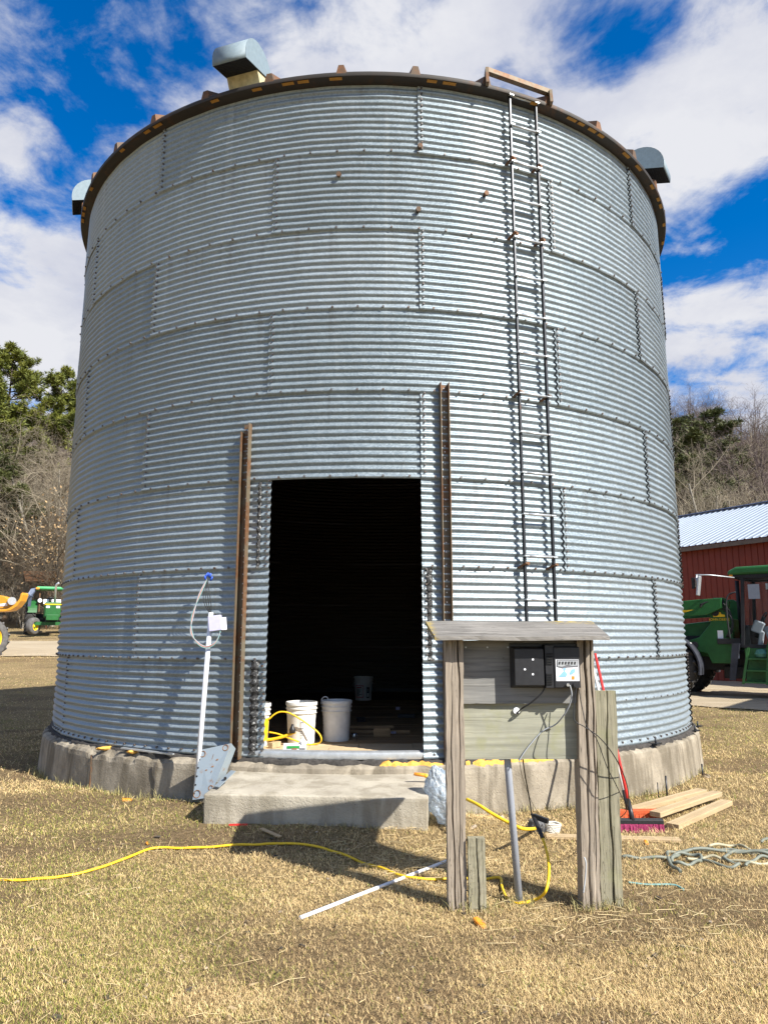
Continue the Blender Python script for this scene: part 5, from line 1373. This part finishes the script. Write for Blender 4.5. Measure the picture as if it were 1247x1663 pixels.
# blue grey implement and rusty frame
b0 = at(45, 985, 40.5); b0 = Vector((b0.x, 40.5, H(b0.x, 40.5)))
im = thing('farm_implement', 'blue-grey tilted steel implement between yellow loader and green open tractor', 'implement', b0)
q = lambda px, py, Y: at(px, py, Y) - b0
obj('blade', MB().add([q(46, 964, 40.4), q(51, 956, 40.6), q(57, 955, 40.8), q(59, 958, 40.8), q(53, 967, 40.6), q(48, 969, 40.4)] + [q(x, y, Y) + Vector((0, .12, .03)) for x, y, Y in ((46, 964, 40.4), (51, 956, 40.6), (57, 955, 40.8), (59, 958, 40.8), (53, 967, 40.6), (48, 969, 40.4))], [tuple(range(6)), tuple(range(11, 5, -1))] + [(i, (i + 1) % 6, 6 + (i + 1) % 6, 6 + i) for i in range(6)]), M['bluegrey'], im)
obj('frame', MB().beam(q(35, 983, 40.5), q(50, 966, 40.5), .4, .25).beam(q(40, 984, 40.6), q(41, 968, 40.6), .12, .12).beam(q(48, 985, 40.5), q(50, 968, 40.5), .12, .12), M['bluegrey'], im)
obj('cover', MB().beam(q(40, 970, 40.3), q(46, 965, 40.3), .3, .18), M['conduit'], im)
r0 = at(62, 945, 46.5); rb = Vector((r0.x, 46.5, H(r0.x, 46.5)))
rt = thing('rusty_hopper', 'dark rusted steel hopper standing behind the green tractor canopy', 'hopper', rb)
zt = r0.z - rb.z
obj('hopper', MB().prism([(-.55, zt - .0), (.85, zt), (1.05, zt + .65), (-.75, zt + .65)], -.5, .5, 'XZ'), M['rust'], rt)
for x in (-.45, .75): obj('leg', MB().box((x, 0, zt / 2), (.08, .08, zt)), M['rust'], rt)

# ================================================================== trees
def tree_np(rngs, h, kind, detail):
    """branch skeleton as arrays of segments: returns list of (points, radii, level)"""
    out = []
    def grow(p, d, L, r, lev, nseg):
        pts = [p]; rs = [r]; q = p.copy(); dd = d.copy()
        for i in range(nseg):
            jit = Vector((rngs.uniform(-1, 1), rngs.uniform(-1, 1), rngs.uniform(-1, 1))) * (.10 + .09 * lev)
            dd = (dd + jit + Vector((0, 0, .07 if lev < 3 else .02))).normalized(); q = q + dd * (L / nseg); pts.append(q.copy()); rs.append(r * (1 - (i + 1) / nseg * (.75 if lev else .7)))
        out.append((pts, rs, lev))
        if lev >= detail: return
        n = {0: kind['n0'], 1: kind['n1'], 2: kind['n2'], 3: kind.get('n3', 0)}[lev]
        for k in range(n):
            t = rngs.uniform(kind['start'] if lev == 0 else .2, 1.0) ** (.85 if lev == 0 else 1)
            i = min(int(t * nseg), nseg - 1); f = t * nseg - i
            b = pts[i].lerp(pts[i + 1], f); br = (rs[i] * (1 - f) + rs[i + 1] * f) * rngs.uniform(.45, .72)
            ax = (pts[i + 1] - pts[i]).normalized(); side = ax.orthogonal().normalized(); side.rotate(Matrix.Rotation(rngs.uniform(0, 2 * pi), 3, ax))
            ang = rngs.uniform(*kind['ang']); nd = (ax * math.cos(ang) + side * math.sin(ang)).normalized()
            ln = L * rngs.uniform(.32, .6) * (1.1 - .45 * t if lev == 0 else 1)
            grow(b, nd, ln, max(br, .006), lev + 1, 4 if lev < 2 else 3)
    stems = kind.get('stems', 1)
    for s in range(stems):
        d = Vector((rngs.uniform(-1, 1), rngs.uniform(-1, 1), 0)) * (kind.get('lean', .06)); d.z = 1
        grow(Vector((rngs.uniform(-.2, .2) * (stems > 1), rngs.uniform(-.2, .2) * (stems > 1), -.2)), d.normalized(), h * rngs.uniform(.85, 1), kind['r'] * h / 12, 0, 8)
    return out
def tubes_mesh(name, branches, m, nside):
    V = []; F = []
    for pts, rs, lev in branches:
        n = nside if lev < 2 else 3; o = len(V); prev = None
        for i, p in enumerate(pts):
            tt = (pts[min(i + 1, len(pts) - 1)] - pts[max(i - 1, 0)]).normalized()
            u = tt.orthogonal().normalized(); 
            if prev is not None:
                u = prev - tt * prev.dot(tt); u = u.normalized() if u.length > 1e-5 else tt.orthogonal().normalized()
            prev = u; w = tt.cross(u)
            for k in range(n):
                a = 2 * pi * k / n; V.append(p + (u * math.cos(a) + w * math.sin(a)) * rs[i])
        for i in range(len(pts) - 1):
            for k in range(n): F.append((o + i * n + k, o + i * n + (k + 1) % n, o + (i + 1) * n + (k + 1) % n, o + (i + 1) * n + k))
    me = bpy.data.meshes.new(name); me.from_pydata(V, [], F); me.materials.append(m); me.polygons.foreach_set('use_smooth', [True] * len(F)); return me
KIND = dict(
    tall=dict(n0=22, n1=7, n2=4, n3=2, start=.28, ang=(.5, 1.0), r=.17),
    wide=dict(n0=16, n1=9, n2=5, n3=2, start=.12, ang=(.6, 1.15), r=.15, stems=3, lean=.45),
    slim=dict(n0=18, n1=5, n2=3, n3=1, start=.35, ang=(.4, .9), r=.11))
def bare_meshes(seed, h, kind, mt, mb):
    r = random.Random(seed); br = tree_np(r, h, KIND[kind], 4 if kind != 'slim' else 3)
    return tubes_mesh('trunk', [b for b in br if b[2] == 0], M[mt], 7), tubes_mesh('crown', [b for b in br if b[2] > 0], M[mb], 4)
BARE = [bare_meshes(11, 13, 'tall', 'bark', 'twig'), bare_meshes(12, 11, 'wide', 'bark_pale', 'twig_pale'), bare_meshes(13, 12, 'slim', 'bark_pale', 'twig_pale'), bare_meshes(14, 14, 'tall', 'bark', 'twig_purple'), bare_meshes(15, 9, 'wide', 'bark', 'twig')]
def bare_tree(k, x, y, s, label, group=None, rz=None, dz=0):
    e = thing('bare_tree', label, 'tree', (x, y, H(x, y) - .1 + dz), random.uniform(0, 6.28) if rz is None else rz, group); e.scale = (s, s, s)
    link('trunk', BARE[k][0], e); link('crown', BARE[k][1], e); return e
# ---- pines
def pine_mesh(seed, h, base, rad, nw, needle, tip=1.0, dens=1.0):
    r = random.Random(seed); trunk = [([Vector((0, 0, -.3)), Vector((.1, .05, h * .35)), Vector((.0, .1, h * .7)), Vector((.05, .05, h * .99))], [h * .0135, h * .011, h * .006, .02], 0)]
    V = []; F = []; dead = []
    def tuft(p, s, d):
        for q in range(20):
            a = Vector((r.uniform(-1, 1), r.uniform(-1, 1), r.uniform(-.55, .9))); a = (a.normalized() + d * .55).normalized()
            b = a.orthogonal().normalized(); b.rotate(Matrix.Rotation(r.uniform(0, 6.28), 3, a)); L = s * r.uniform(.6, 1.15); w = s * .075; o = len(V)
            V.extend([p - b * w * .5, p + a * L * .55 + b * w, p + a * L, p + a * L * .5 - b * w]); F.append((o, o + 1, o + 2, o + 3))
    z = base
    while z < h * .985:
        f = (z - base) / (h - base); rr = rad * ((1 - f) ** .62) * (.62 + .38 * min(1, f * 4 + .35)); nb = r.randint(4, 6)
        for k in range(nb):
            a = r.uniform(0, 6.28); L = rr * r.uniform(.6, 1.12) + .35; up = r.uniform(-.05, .30) + .5 * f
            d = Vector((math.cos(a), math.sin(a), up)).normalized(); p0 = Vector((0, 0, z)); p1 = p0 + d * L * .6; p2 = p0 + d * L + Vector((0, 0, L * .10))
            dead.append(([p0, p1, p2], [.05 * (1 - f) + .025, .03, .012], 1))
            nt_ = max(3, int(L * 5.2 * dens))
            for q in range(nt_):
                t = r.uniform(.28, 1.0) ** .8; pp = p0.lerp(p2, t) + Vector((r.uniform(-.5, .5), r.uniform(-.5, .5), r.uniform(-.18, .38))) * (.35 + L * .13)
                tuft(pp, r.uniform(.28, .48), d)
        z += (h - base) / nw * r.uniform(.7, 1.3)
    me = bpy.data.meshes.new('crown'); me.from_pydata(V, [], F); me.materials.append(M[needle])
    for i in range(9):
        z = r.uniform(h * .12, base); a = r.uniform(0, 6.28); L = r.uniform(1.2, 3.0); p0 = Vector((0, 0, z)); dead.append(([p0, p0 + Vector((math.cos(a), math.sin(a), .1)) * L * .5, p0 + Vector((math.cos(a), math.sin(a), -.05)) * L], [.05, .035, .01], 1))
    return tubes_mesh('trunk', trunk, M['bark'], 9), tubes_mesh('branches', dead, M['bark'], 4), me
PINE = [pine_mesh(21, 22, 11.5, 4.2, 15, 'needle', dens=3.0), pine_mesh(22, 20, 12.0, 3.6, 12, 'needle', dens=3.0), pine_mesh(23, 15, 6.0, 3.0, 12, 'needle_dark', dens=2.6)]
def pine(k, px, py_top, Y, label, rz=0, hs=1.0, group=None):
    top = at(px, py_top, Y); g = H(top.x, Y); h0 = (22, 20, 15)[k]; s = (top.z - g) / h0
    e = thing('pine_tree', label, 'tree', (top.x, Y, g), rz, group); e.scale = (s * hs, s * hs, s)
    link('trunk', PINE[k][0], e); tag(link('branches', PINE[k][1], e), kind='stuff'); link('crown', PINE[k][2], e); return e
pine(0, 22, 570, 56, 'tallest green pine at the left edge with dense crown', .4, 1.05)
pine(1, 104, 603, 59, 'green pine with rounded crown close beside the left side of the bin', 1.7, .95)
pine(1, -45, 590, 60, 'green pine at the very left edge with lower spreading boughs', 2.6, 1.1)
pine(2, 2, 700, 50, 'shorter pine with thin low boughs in front of the left wood', 3.1, 1.15)
pine(2, 1142, 664, 58, 'taller dark pine rising over the barn roof beside the bin', .3, 1.25)
pine(2, 1098, 676, 54, 'dark pine nearest the right side of the bin, lower topped', 1.3, 1.3)
pine(2, 1112, 690, 66, 'small dark pine standing between the two pines right of the bin', 2.2, 1.2)
def bx(px, Y): return at(px, 900, Y).x
# left side, in front of the hillside
bare_tree(1, bx(92, 50), 50, 1.2, 'spreading pale bare tree beside the bin behind the open tractor', None, .5)
bare_tree(1, bx(45, 53), 53, 1.05, 'pale bare tree with tangled limbs above the farm implement', None, 2.2)
bare_tree(0, bx(28, 57), 57, 1.05, 'tall dark bare trunk behind the farm implement at left', None, 1.0)
bare_tree(1, bx(2, 52), 52, .95, 'bare tree at the left picture edge above the yellow loader', None, 4.0)
bare_tree(4, bx(110, 47), 47, .8, 'low bushy bare tree just left of the bin wall', None, 3.0)
bare_tree(4, bx(66, 50), 50, .62, 'small dark bare shrub tree behind the rusty hopper', None, 5.0)
# right side behind the barn
bare_tree(1, bx(1172, 46), 46, 1.15, 'many stemmed bare tree with V shaped limbs behind the barn ridge', None, 1.1)
bare_tree(3, bx(1215, 52), 52, 1.02, 'tall purple-brown bare tree at the right edge over the barn', None, .3)
bare_tree(3, bx(1252, 55), 55, 1.1, 'tall bare tree at the right picture edge with fine purple crown', None, 2.3)
bare_tree(2, bx(1092, 47), 47, .95, 'slender pale bare tree hard against the right side of the bin', None, 2.0)
bare_tree(2, bx(1130, 50), 50, .9, 'slender pale bare tree under the dark pines right of the bin', None, 4.0)
bare_tree(0, bx(1188, 58), 58, 1.0, 'dark bare tree with level limbs standing behind the V shaped tree', None, 5.0)
bare_tree(2, bx(1150, 48), 48, .8, 'short slender bare tree left of the V shaped tree', None, 1.0)
bare_tree(4, bx(1225, 46), 46, .9, 'low dark bare bush tree above the right end of the barn roof', None, 1.9)
# the wood on the hillside beyond: one mass
def wood_mass(name, pts, protos, label=None):
    """instances of a few bare trees on the points of one mesh"""
    me = bpy.data.meshes.new(name); me.from_pydata([p[:3] for p in pts], [], [])
    for an, ty, idx in (('rot', 'FLOAT', 3), ('scl', 'FLOAT', 4), ('kind', 'INT', 5)):
        at_ = me.attributes.new(an, ty, 'POINT'); at_.data.foreach_set('value', [p[idx] for p in pts])
    o = link(name, me); tag(o, kind='stuff')
    ng = bpy.data.node_groups.new(name, 'GeometryNodeTree')
    ng.interface.new_socket('Geometry', in_out='INPUT', socket_type='NodeSocketGeometry'); ng.interface.new_socket('Geometry', in_out='OUTPUT', socket_type='NodeSocketGeometry')
    N, Lk = ng.nodes, ng.links; gi = N.new('NodeGroupInput'); go = N.new('NodeGroupOutput')
    gi_ = N.new('GeometryNodeGeometryToInstance')
    for q in protos[::-1]:
        oi = N.new('GeometryNodeObjectInfo'); oi.inputs['Object'].default_value = q; oi.inputs['As Instance'].default_value = True
        Lk.new(oi.outputs['Geometry'], gi_.inputs[0])
    m2p = N.new('GeometryNodeMeshToPoints'); Lk.new(gi.outputs[0], m2p.inputs[0])
    jn = N.new('GeometryNodeJoinGeometry')
    for q in protos[::-1]:
        oi = N.new('GeometryNodeObjectInfo'); oi.inputs['Object'].default_value = q; oi.inputs['As Instance'].default_value = True
        Lk.new(oi.outputs['Geometry'], jn.inputs[0])
    iop = N.new('GeometryNodeInstanceOnPoints'); Lk.new(m2p.outputs[0], iop.inputs['Points']); Lk.new(jn.outputs[0], iop.inputs['Instance']); iop.inputs['Pick Instance'].default_value = True
    def attr(n, ty):
        a = N.new('GeometryNodeInputNamedAttribute'); a.data_type = ty; a.inputs[0].default_value = n
        return [s_ for s_ in a.outputs if s_.enabled][0]
    Lk.new(attr('kind', 'INT'), iop.inputs['Instance Index'])
    cmbn = N.new('ShaderNodeCombineXYZ'); Lk.new(attr('rot', 'FLOAT'), cmbn.inputs[2]); Lk.new(cmbn.outputs[0], iop.inputs['Rotation'])
    Lk.new(attr('scl', 'FLOAT'), iop.inputs['Scale'])
    Lk.new(iop.outputs[0], go.inputs[0])
    N.remove(gi_)
    md = o.modifiers.new('scatter', 'NODES'); md.node_group = ng
    return o
protos = []
for k in range(5):
    tm_, cm_ = BARE[k]; me = bpy.data.meshes.new('wood_tree')
    bm = bmesh.new(); bm.from_mesh(tm_); n0 = len(bm.faces); bm.from_mesh(cm_); bm.faces.ensure_lookup_table()
    for i, f in enumerate(bm.faces): f.material_index = 0 if i < n0 else 1; f.smooth = True
    bm.to_mesh(me); bm.free(); me.materials.append(tm_.materials[0]); me.materials.append(cm_.materials[0])
    protos.append(bpy.data.objects.new('wood_tree', me))       # not linked to the scene: only its copies on the hillside show
pts = []
r = random.Random(5)
for i in range(520):
    if i % 2: x, y = r.uniform(-95, -8), r.uniform(60, 150)
    else: x, y = r.uniform(8, 95), r.uniform(52, 140)
    pts.append((x, y, H(x, y) - .2, r.uniform(0, 6.28), r.uniform(.65, 1.15), r.choice((0, 1, 2, 3, 3, 4))))
for i in range(60):
    x, y = r.uniform(-30, 30), r.uniform(75, 150); pts.append((x, y, H(x, y) - .2, r.uniform(0, 6.28), r.uniform(.65, 1.1), r.choice((0, 2, 3))))
wood_mass('woods', pts, protos)
# dry brush at the foot of the wood
bpts = []
for i in range(420):
    if i % 2: x, y = r.uniform(-60, -8), r.uniform(46, 60)
    else: x, y = r.uniform(9, 50), r.uniform(39, 52)
    bpts.append((x, y, H(x, y) - .1, r.uniform(0, 6.28), r.uniform(.12, .30), r.choice((1, 4, 4, 1))))
wood_mass('undergrowth', bpts, protos)
# dry leaves still hanging beside the bin
lv = MB(); r = random.Random(3)
def leaf_cluster(name, c, n, spread):
    V = []; F = []
    for i in range(n):
        p = Vector((r.gauss(0, spread[0]), r.gauss(0, spread[1]), r.gauss(0, spread[2]))); a = Vector((r.uniform(-1, 1), r.uniform(-1, 1), r.uniform(-1, 1))).normalized(); b = a.orthogonal().normalized(); s = r.uniform(.05, .11); o = len(V)
        V += [p - a * s, p + b * s * .6, p + a * s, p - b * s * .6]; F.append((o, o + 1, o + 2, o + 3))
    me = bpy.data.meshes.new(name); me.from_pydata(V, [], F); me.materials.append(M['dryleaf']); return tag(link(name, me, None, c), kind='stuff')
leaf_cluster('dry_leaves', at(98, 880, 47), 700, (1.6, 1.2, 1.5))

# ================================================================== grass
def blades(name, n, ylo, yhi, hgt, wid, seed, xk=(.62, .62), lying=.5, alive=1.0):
    g = np.random.default_rng(seed)
    # spacing grows with distance so that the turf stays as fine as it looks
    y = 1 / (1 / ylo - g.random(n) * (1 / ylo - 1 / yhi)); x = (g.random(n) * (xk[0] + xk[1]) - xk[0]) * y
    x = x + .0; d = np.hypot(x - BX, y - BY)
    keep = (d > 4.22) & ~((x > -1.36) & (x < .34) & (y > 5.70) & (y < 6.9))
    ed = (fbm(x, y, .5, 3) - .5) * 3.2 + (g.random(n) - .5) * 1.2
    keep &= ~((y > 28.9 + ed * .7) & (y < 35.2 + ed * .7) & (x < -3.5)) & ~((x > 6.9 + ed * .5 + np.maximum(0, 16.4 - y) * 1.1) & (y > 14.0 + ed * .4))
    for px_, py_, w_, d_ in ((.397, 4.31, .06, .06), (1.133, 4.36, .06, .07), (1.245, 4.34, .065, .03), (.504, 4.27, .055, .03), (.756, 4.374, .022, .022)):
        keep &= ~((abs(x - px_) < w_) & (abs(y - py_) < d_))
    for line in CLEAR:
        for (ax_, ay_) in line: keep &= (x - ax_) ** 2 + (y - ay_) ** 2 > .022 ** 2
    worn = fbm(x, y, .9, 4); grn = fbm(x + 40, y + 9, .55, 4); fineg = fbm(x - 17, y + 3, 4.0, 3)
    bare = np.clip(bare_f(x, y), 0, 1)
    keep &= g.random(n) > bare * .7
    x, y, worn, grn, fineg, bare = (a[keep] for a in (x, y, worn, grn, fineg, bare)); n = len(x)
    z = hz(x, y); sc_ = np.clip(y / 5.0, .8, 4)
    L = hgt * (.35 + 1.3 * g.random(n) ** 2.2) * np.clip(sc_, .8, 1.8); az = g.random(n) * 2 * pi
    tilt = np.where(g.random(n) < lying, 1.05 + g.random(n) * .48, .4 + g.random(n) * .9)
    dx, dy, dz = np.sin(tilt) * np.cos(az), np.sin(tilt) * np.sin(az), np.cos(tilt)
    w = wid * (.6 + g.random(n) * .8) * sc_; px_, py_ = -np.sin(az + (g.random(n) - .5)), np.cos(az + (g.random(n) - .5))
    bend = (g.random(n) - .3) * .5
    V = np.empty((n, 5, 3)); z0 = z + .002 + g.random(n) * .012
    for k, (f, ww) in enumerate(((0, 1), (0, -1), (.55, .8), (.55, -.8), (1, 0))):
        V[:, k, 0] = x + dx * L * f + px_ * w * ww * .5; V[:, k, 1] = y + dy * L * f + py_ * w * ww * .5
        V[:, k, 2] = z0 + dz * L * (f - bend * .4 * f * f) + (.006 if k > 1 else 0)
    V[:, :, 2] = np.maximum(V[:, :, 2], z[:, None] + .001)
    me = bpy.data.meshes.new(name); me.vertices.add(n * 5); me.vertices.foreach_set('co', V.reshape(-1))
    base = np.arange(n)[:, None] * 5
    lp_ = np.concatenate([base + np.array([[0, 1, 3, 2]]), base + np.array([[2, 3, 4]])], 1).reshape(-1)
    me.loops.add(n * 7); me.loops.foreach_set('vertex_index', lp_.astype(np.int32))
    me.polygons.add(n * 2); st_ = np.empty((n, 2), np.int32); st_[:, 0] = np.arange(n) * 7; st_[:, 1] = st_[:, 0] + 4
    me.polygons.foreach_set('loop_start', st_.reshape(-1)); me.polygons.foreach_set('loop_total', np.tile([4, 3], n).astype(np.int32))
    straw = np.array([.64, .455, .205]); pale = np.array([.74, .565, .29]); brown = np.array([.27, .18, .09]); green = np.array([.17, .22, .03]); olive = np.array([.40, .34, .09])
    u = g.random(n)[:, None]; c = straw * (1 - u) + pale * u
    mb = (g.random(n) < .18 + .5 * bare)[:, None]; c = np.where(mb, brown * (.7 + .6 * u), c)
    side = ss(.3, 2.2, x) * .10 + ss(-.6, -2.2, x) * .04
    gp_ = np.clip(ss(.47, .68, grn + .35 * (fineg - .5) + side) * .52 * alive + .05, 0, .8)
    mg = (g.random(n) < gp_)[:, None]; c = np.where(mg, np.where(g.random(n)[:, None] < .5, green, olive) * (.75 + .5 * u), c)
    col = np.ones((n, 5, 4)); col[:, :, :3] = c[:, None, :]
    ca = me.color_attributes.new('blade', 'FLOAT_COLOR', 'POINT'); ca.data.foreach_set('color', col.reshape(-1))
    me.update(calc_edges=True); me.materials.append(M['blade']); return tag(link(name, me), kind='stuff')
CLEAR = []
for nm in ('extension_cord', 'white_rod', 'wire_stub'):
    o_ = bpy.data.objects.get(nm)
    if o_ is None: continue
    c_ = np.array([v.co[:2] for v in o_.data.vertices]); 
    if nm == 'white_rod':
        a_, b_ = c_[:10].mean(0), c_[-10:].mean(0); c_ = np.array([a_ + (b_ - a_) * q for q in np.linspace(0, 1, 110)])
    else: c_ = c_.reshape(-1, 8, 2).mean(1)
    CLEAR.append(c_)
t = NT('grass_blade'); a = t.node('ShaderNodeVertexColor'); a.layer_name = 'blade'
t.set('Base Color', a.outputs['Color']).set('Roughness', .75).set('Specular IOR Level', .2); M['blade'] = t.mat
blades('grass', 860000, 2.3, 30, .021, .0019, 1, (.78, .78), .88)
blades('grass', 70000, 26, 50, .05, .0016, 3, (.66, .66), .6)
blades('grass', 40000, 2.3, 12, .065, .0022, 2, (.66, .66), .95, .2)
# longer straw lying about, weeds at the foot of posts and foundation
def straws(name, spots, seed, L=(.06, .2), w=.003):
    g = random.Random(seed); m = MB()
    for (x, y) in spots:
        z = H(x, y) + g.uniform(.008, .03); a = g.uniform(0, 6.28); l = g.uniform(*L); d = Vector((math.cos(a), math.sin(a), g.uniform(-.05, .12)))
        p = Vector((x, y, z)); s = Vector((-math.sin(a), math.cos(a), 0)) * g.uniform(-.03, .03)
        m.tube([p, p + d * l * .5 + s, p + d * l], w * g.uniform(.5, 1.0), 3, 0, False)
    return tag(obj(name, m, simple('straw', (.58, .46, .25), .7, 0, .25, 3, 0)), kind='stuff')
g = random.Random(9); spots = []
for i in range(230): y = 1 / (1 / 2.6 - g.random() * (1 / 2.6 - 1 / 9)); spots.append((g.uniform(-.6, .6) * y, y))
for i in range(130): spots.append((g.gauss(1.25, .35), g.gauss(4.1, .18)))
for i in range(200): spots.append((g.gauss(.3, .4), g.gauss(5.2, .35)))
spots = [(x, y) for x, y in spots if math.hypot(x - BX, y - BY) > 4.35 and not (-1.4 < x < .36 and y > 5.68)]
straws('straw', spots, 4, (.05, .16), .0022)
def tuftgrass(name, spots, seed, h=.12):
    g = random.Random(seed); m = MB(); 
    for (x, y, n, hh) in spots:
        for i in range(n):
            px, py = x + g.gauss(0, .04), y + g.gauss(0, .025); z = H(px, py); a = g.uniform(0, 6.28); t_ = g.uniform(.1, .8); L = hh * g.uniform(.4, 1.1)
            d = Vector((math.sin(t_) * math.cos(a), math.sin(t_) * math.sin(a), math.cos(t_))); s = Vector((-math.sin(a), math.cos(a), 0)) * .0022; p = Vector((px, py, z))
            q = p + d * L * .6; e = p + d * L + Vector((math.cos(a), math.sin(a), -.3)) * L * .2
            m.add([p - s, p + s, q + s * .7, q - s * .7, e], [(0, 1, 2, 3), (3, 2, 4)])
    return tag(obj(name, m, simple('weed', (.33, .29, .12), .75, 0, .45, 5, 0)), kind='stuff')
sp2 = []
for i in range(150):
    ph = g.uniform(-62, 66)
    if -21.5 < ph < 4.5: continue
    rr = 4.20 + .03 * math.exp(-((ph + 45) / 28) ** 2) + g.uniform(0, .05); q = bp(ph, 0, rr); sp2.append((q.x, q.y, g.randint(5, 14), g.uniform(.05, .13)))
for x, y in ((.35, 4.25), (.46, 4.25), (.56, 4.24), (1.08, 4.28), (1.2, 4.3), (1.3, 4.3), (.75, 4.36), (.78, 4.35), (1.12, 4.29)): sp2.append((x, y, 26, .09))
for i in range(40): sp2.append((g.uniform(-1.35, .34), 5.67, g.randint(4, 9), g.uniform(.03, .07)))
tuftgrass('weeds', sp2, 6)

# chips of pale wood and grit trodden into the turf
def chips(name, n, seed, m, s0, s1):
    g = random.Random(seed); q = MB()
    for i in range(n):
        y = 1 / (1 / 2.6 - g.random() * (1 / 2.6 - 1 / 9)); x = g.uniform(-.6, .6) * y
        if math.hypot(x - BX, y - BY) < 4.3 or (-1.4 < x < .4 and y > 5.6): continue
        q.box((x, y, H(x, y) + .012), (g.uniform(s0, s1), g.uniform(s0, s1) * .5, g.uniform(.003, .008)), Matrix.Rotation(g.uniform(0, 6.28), 3, 'Z') @ Matrix.Rotation(g.uniform(-.5, .5), 3, 'X'))
    return tag(obj(name, q, m), kind='stuff')
chips('wood_chips', 90, 31, M['lumber'], .012, .045)
chips('grit', 140, 32, M['stone'], .008, .022)
chips('dead_leaves', 110, 33, M['bark'], .015, .04)
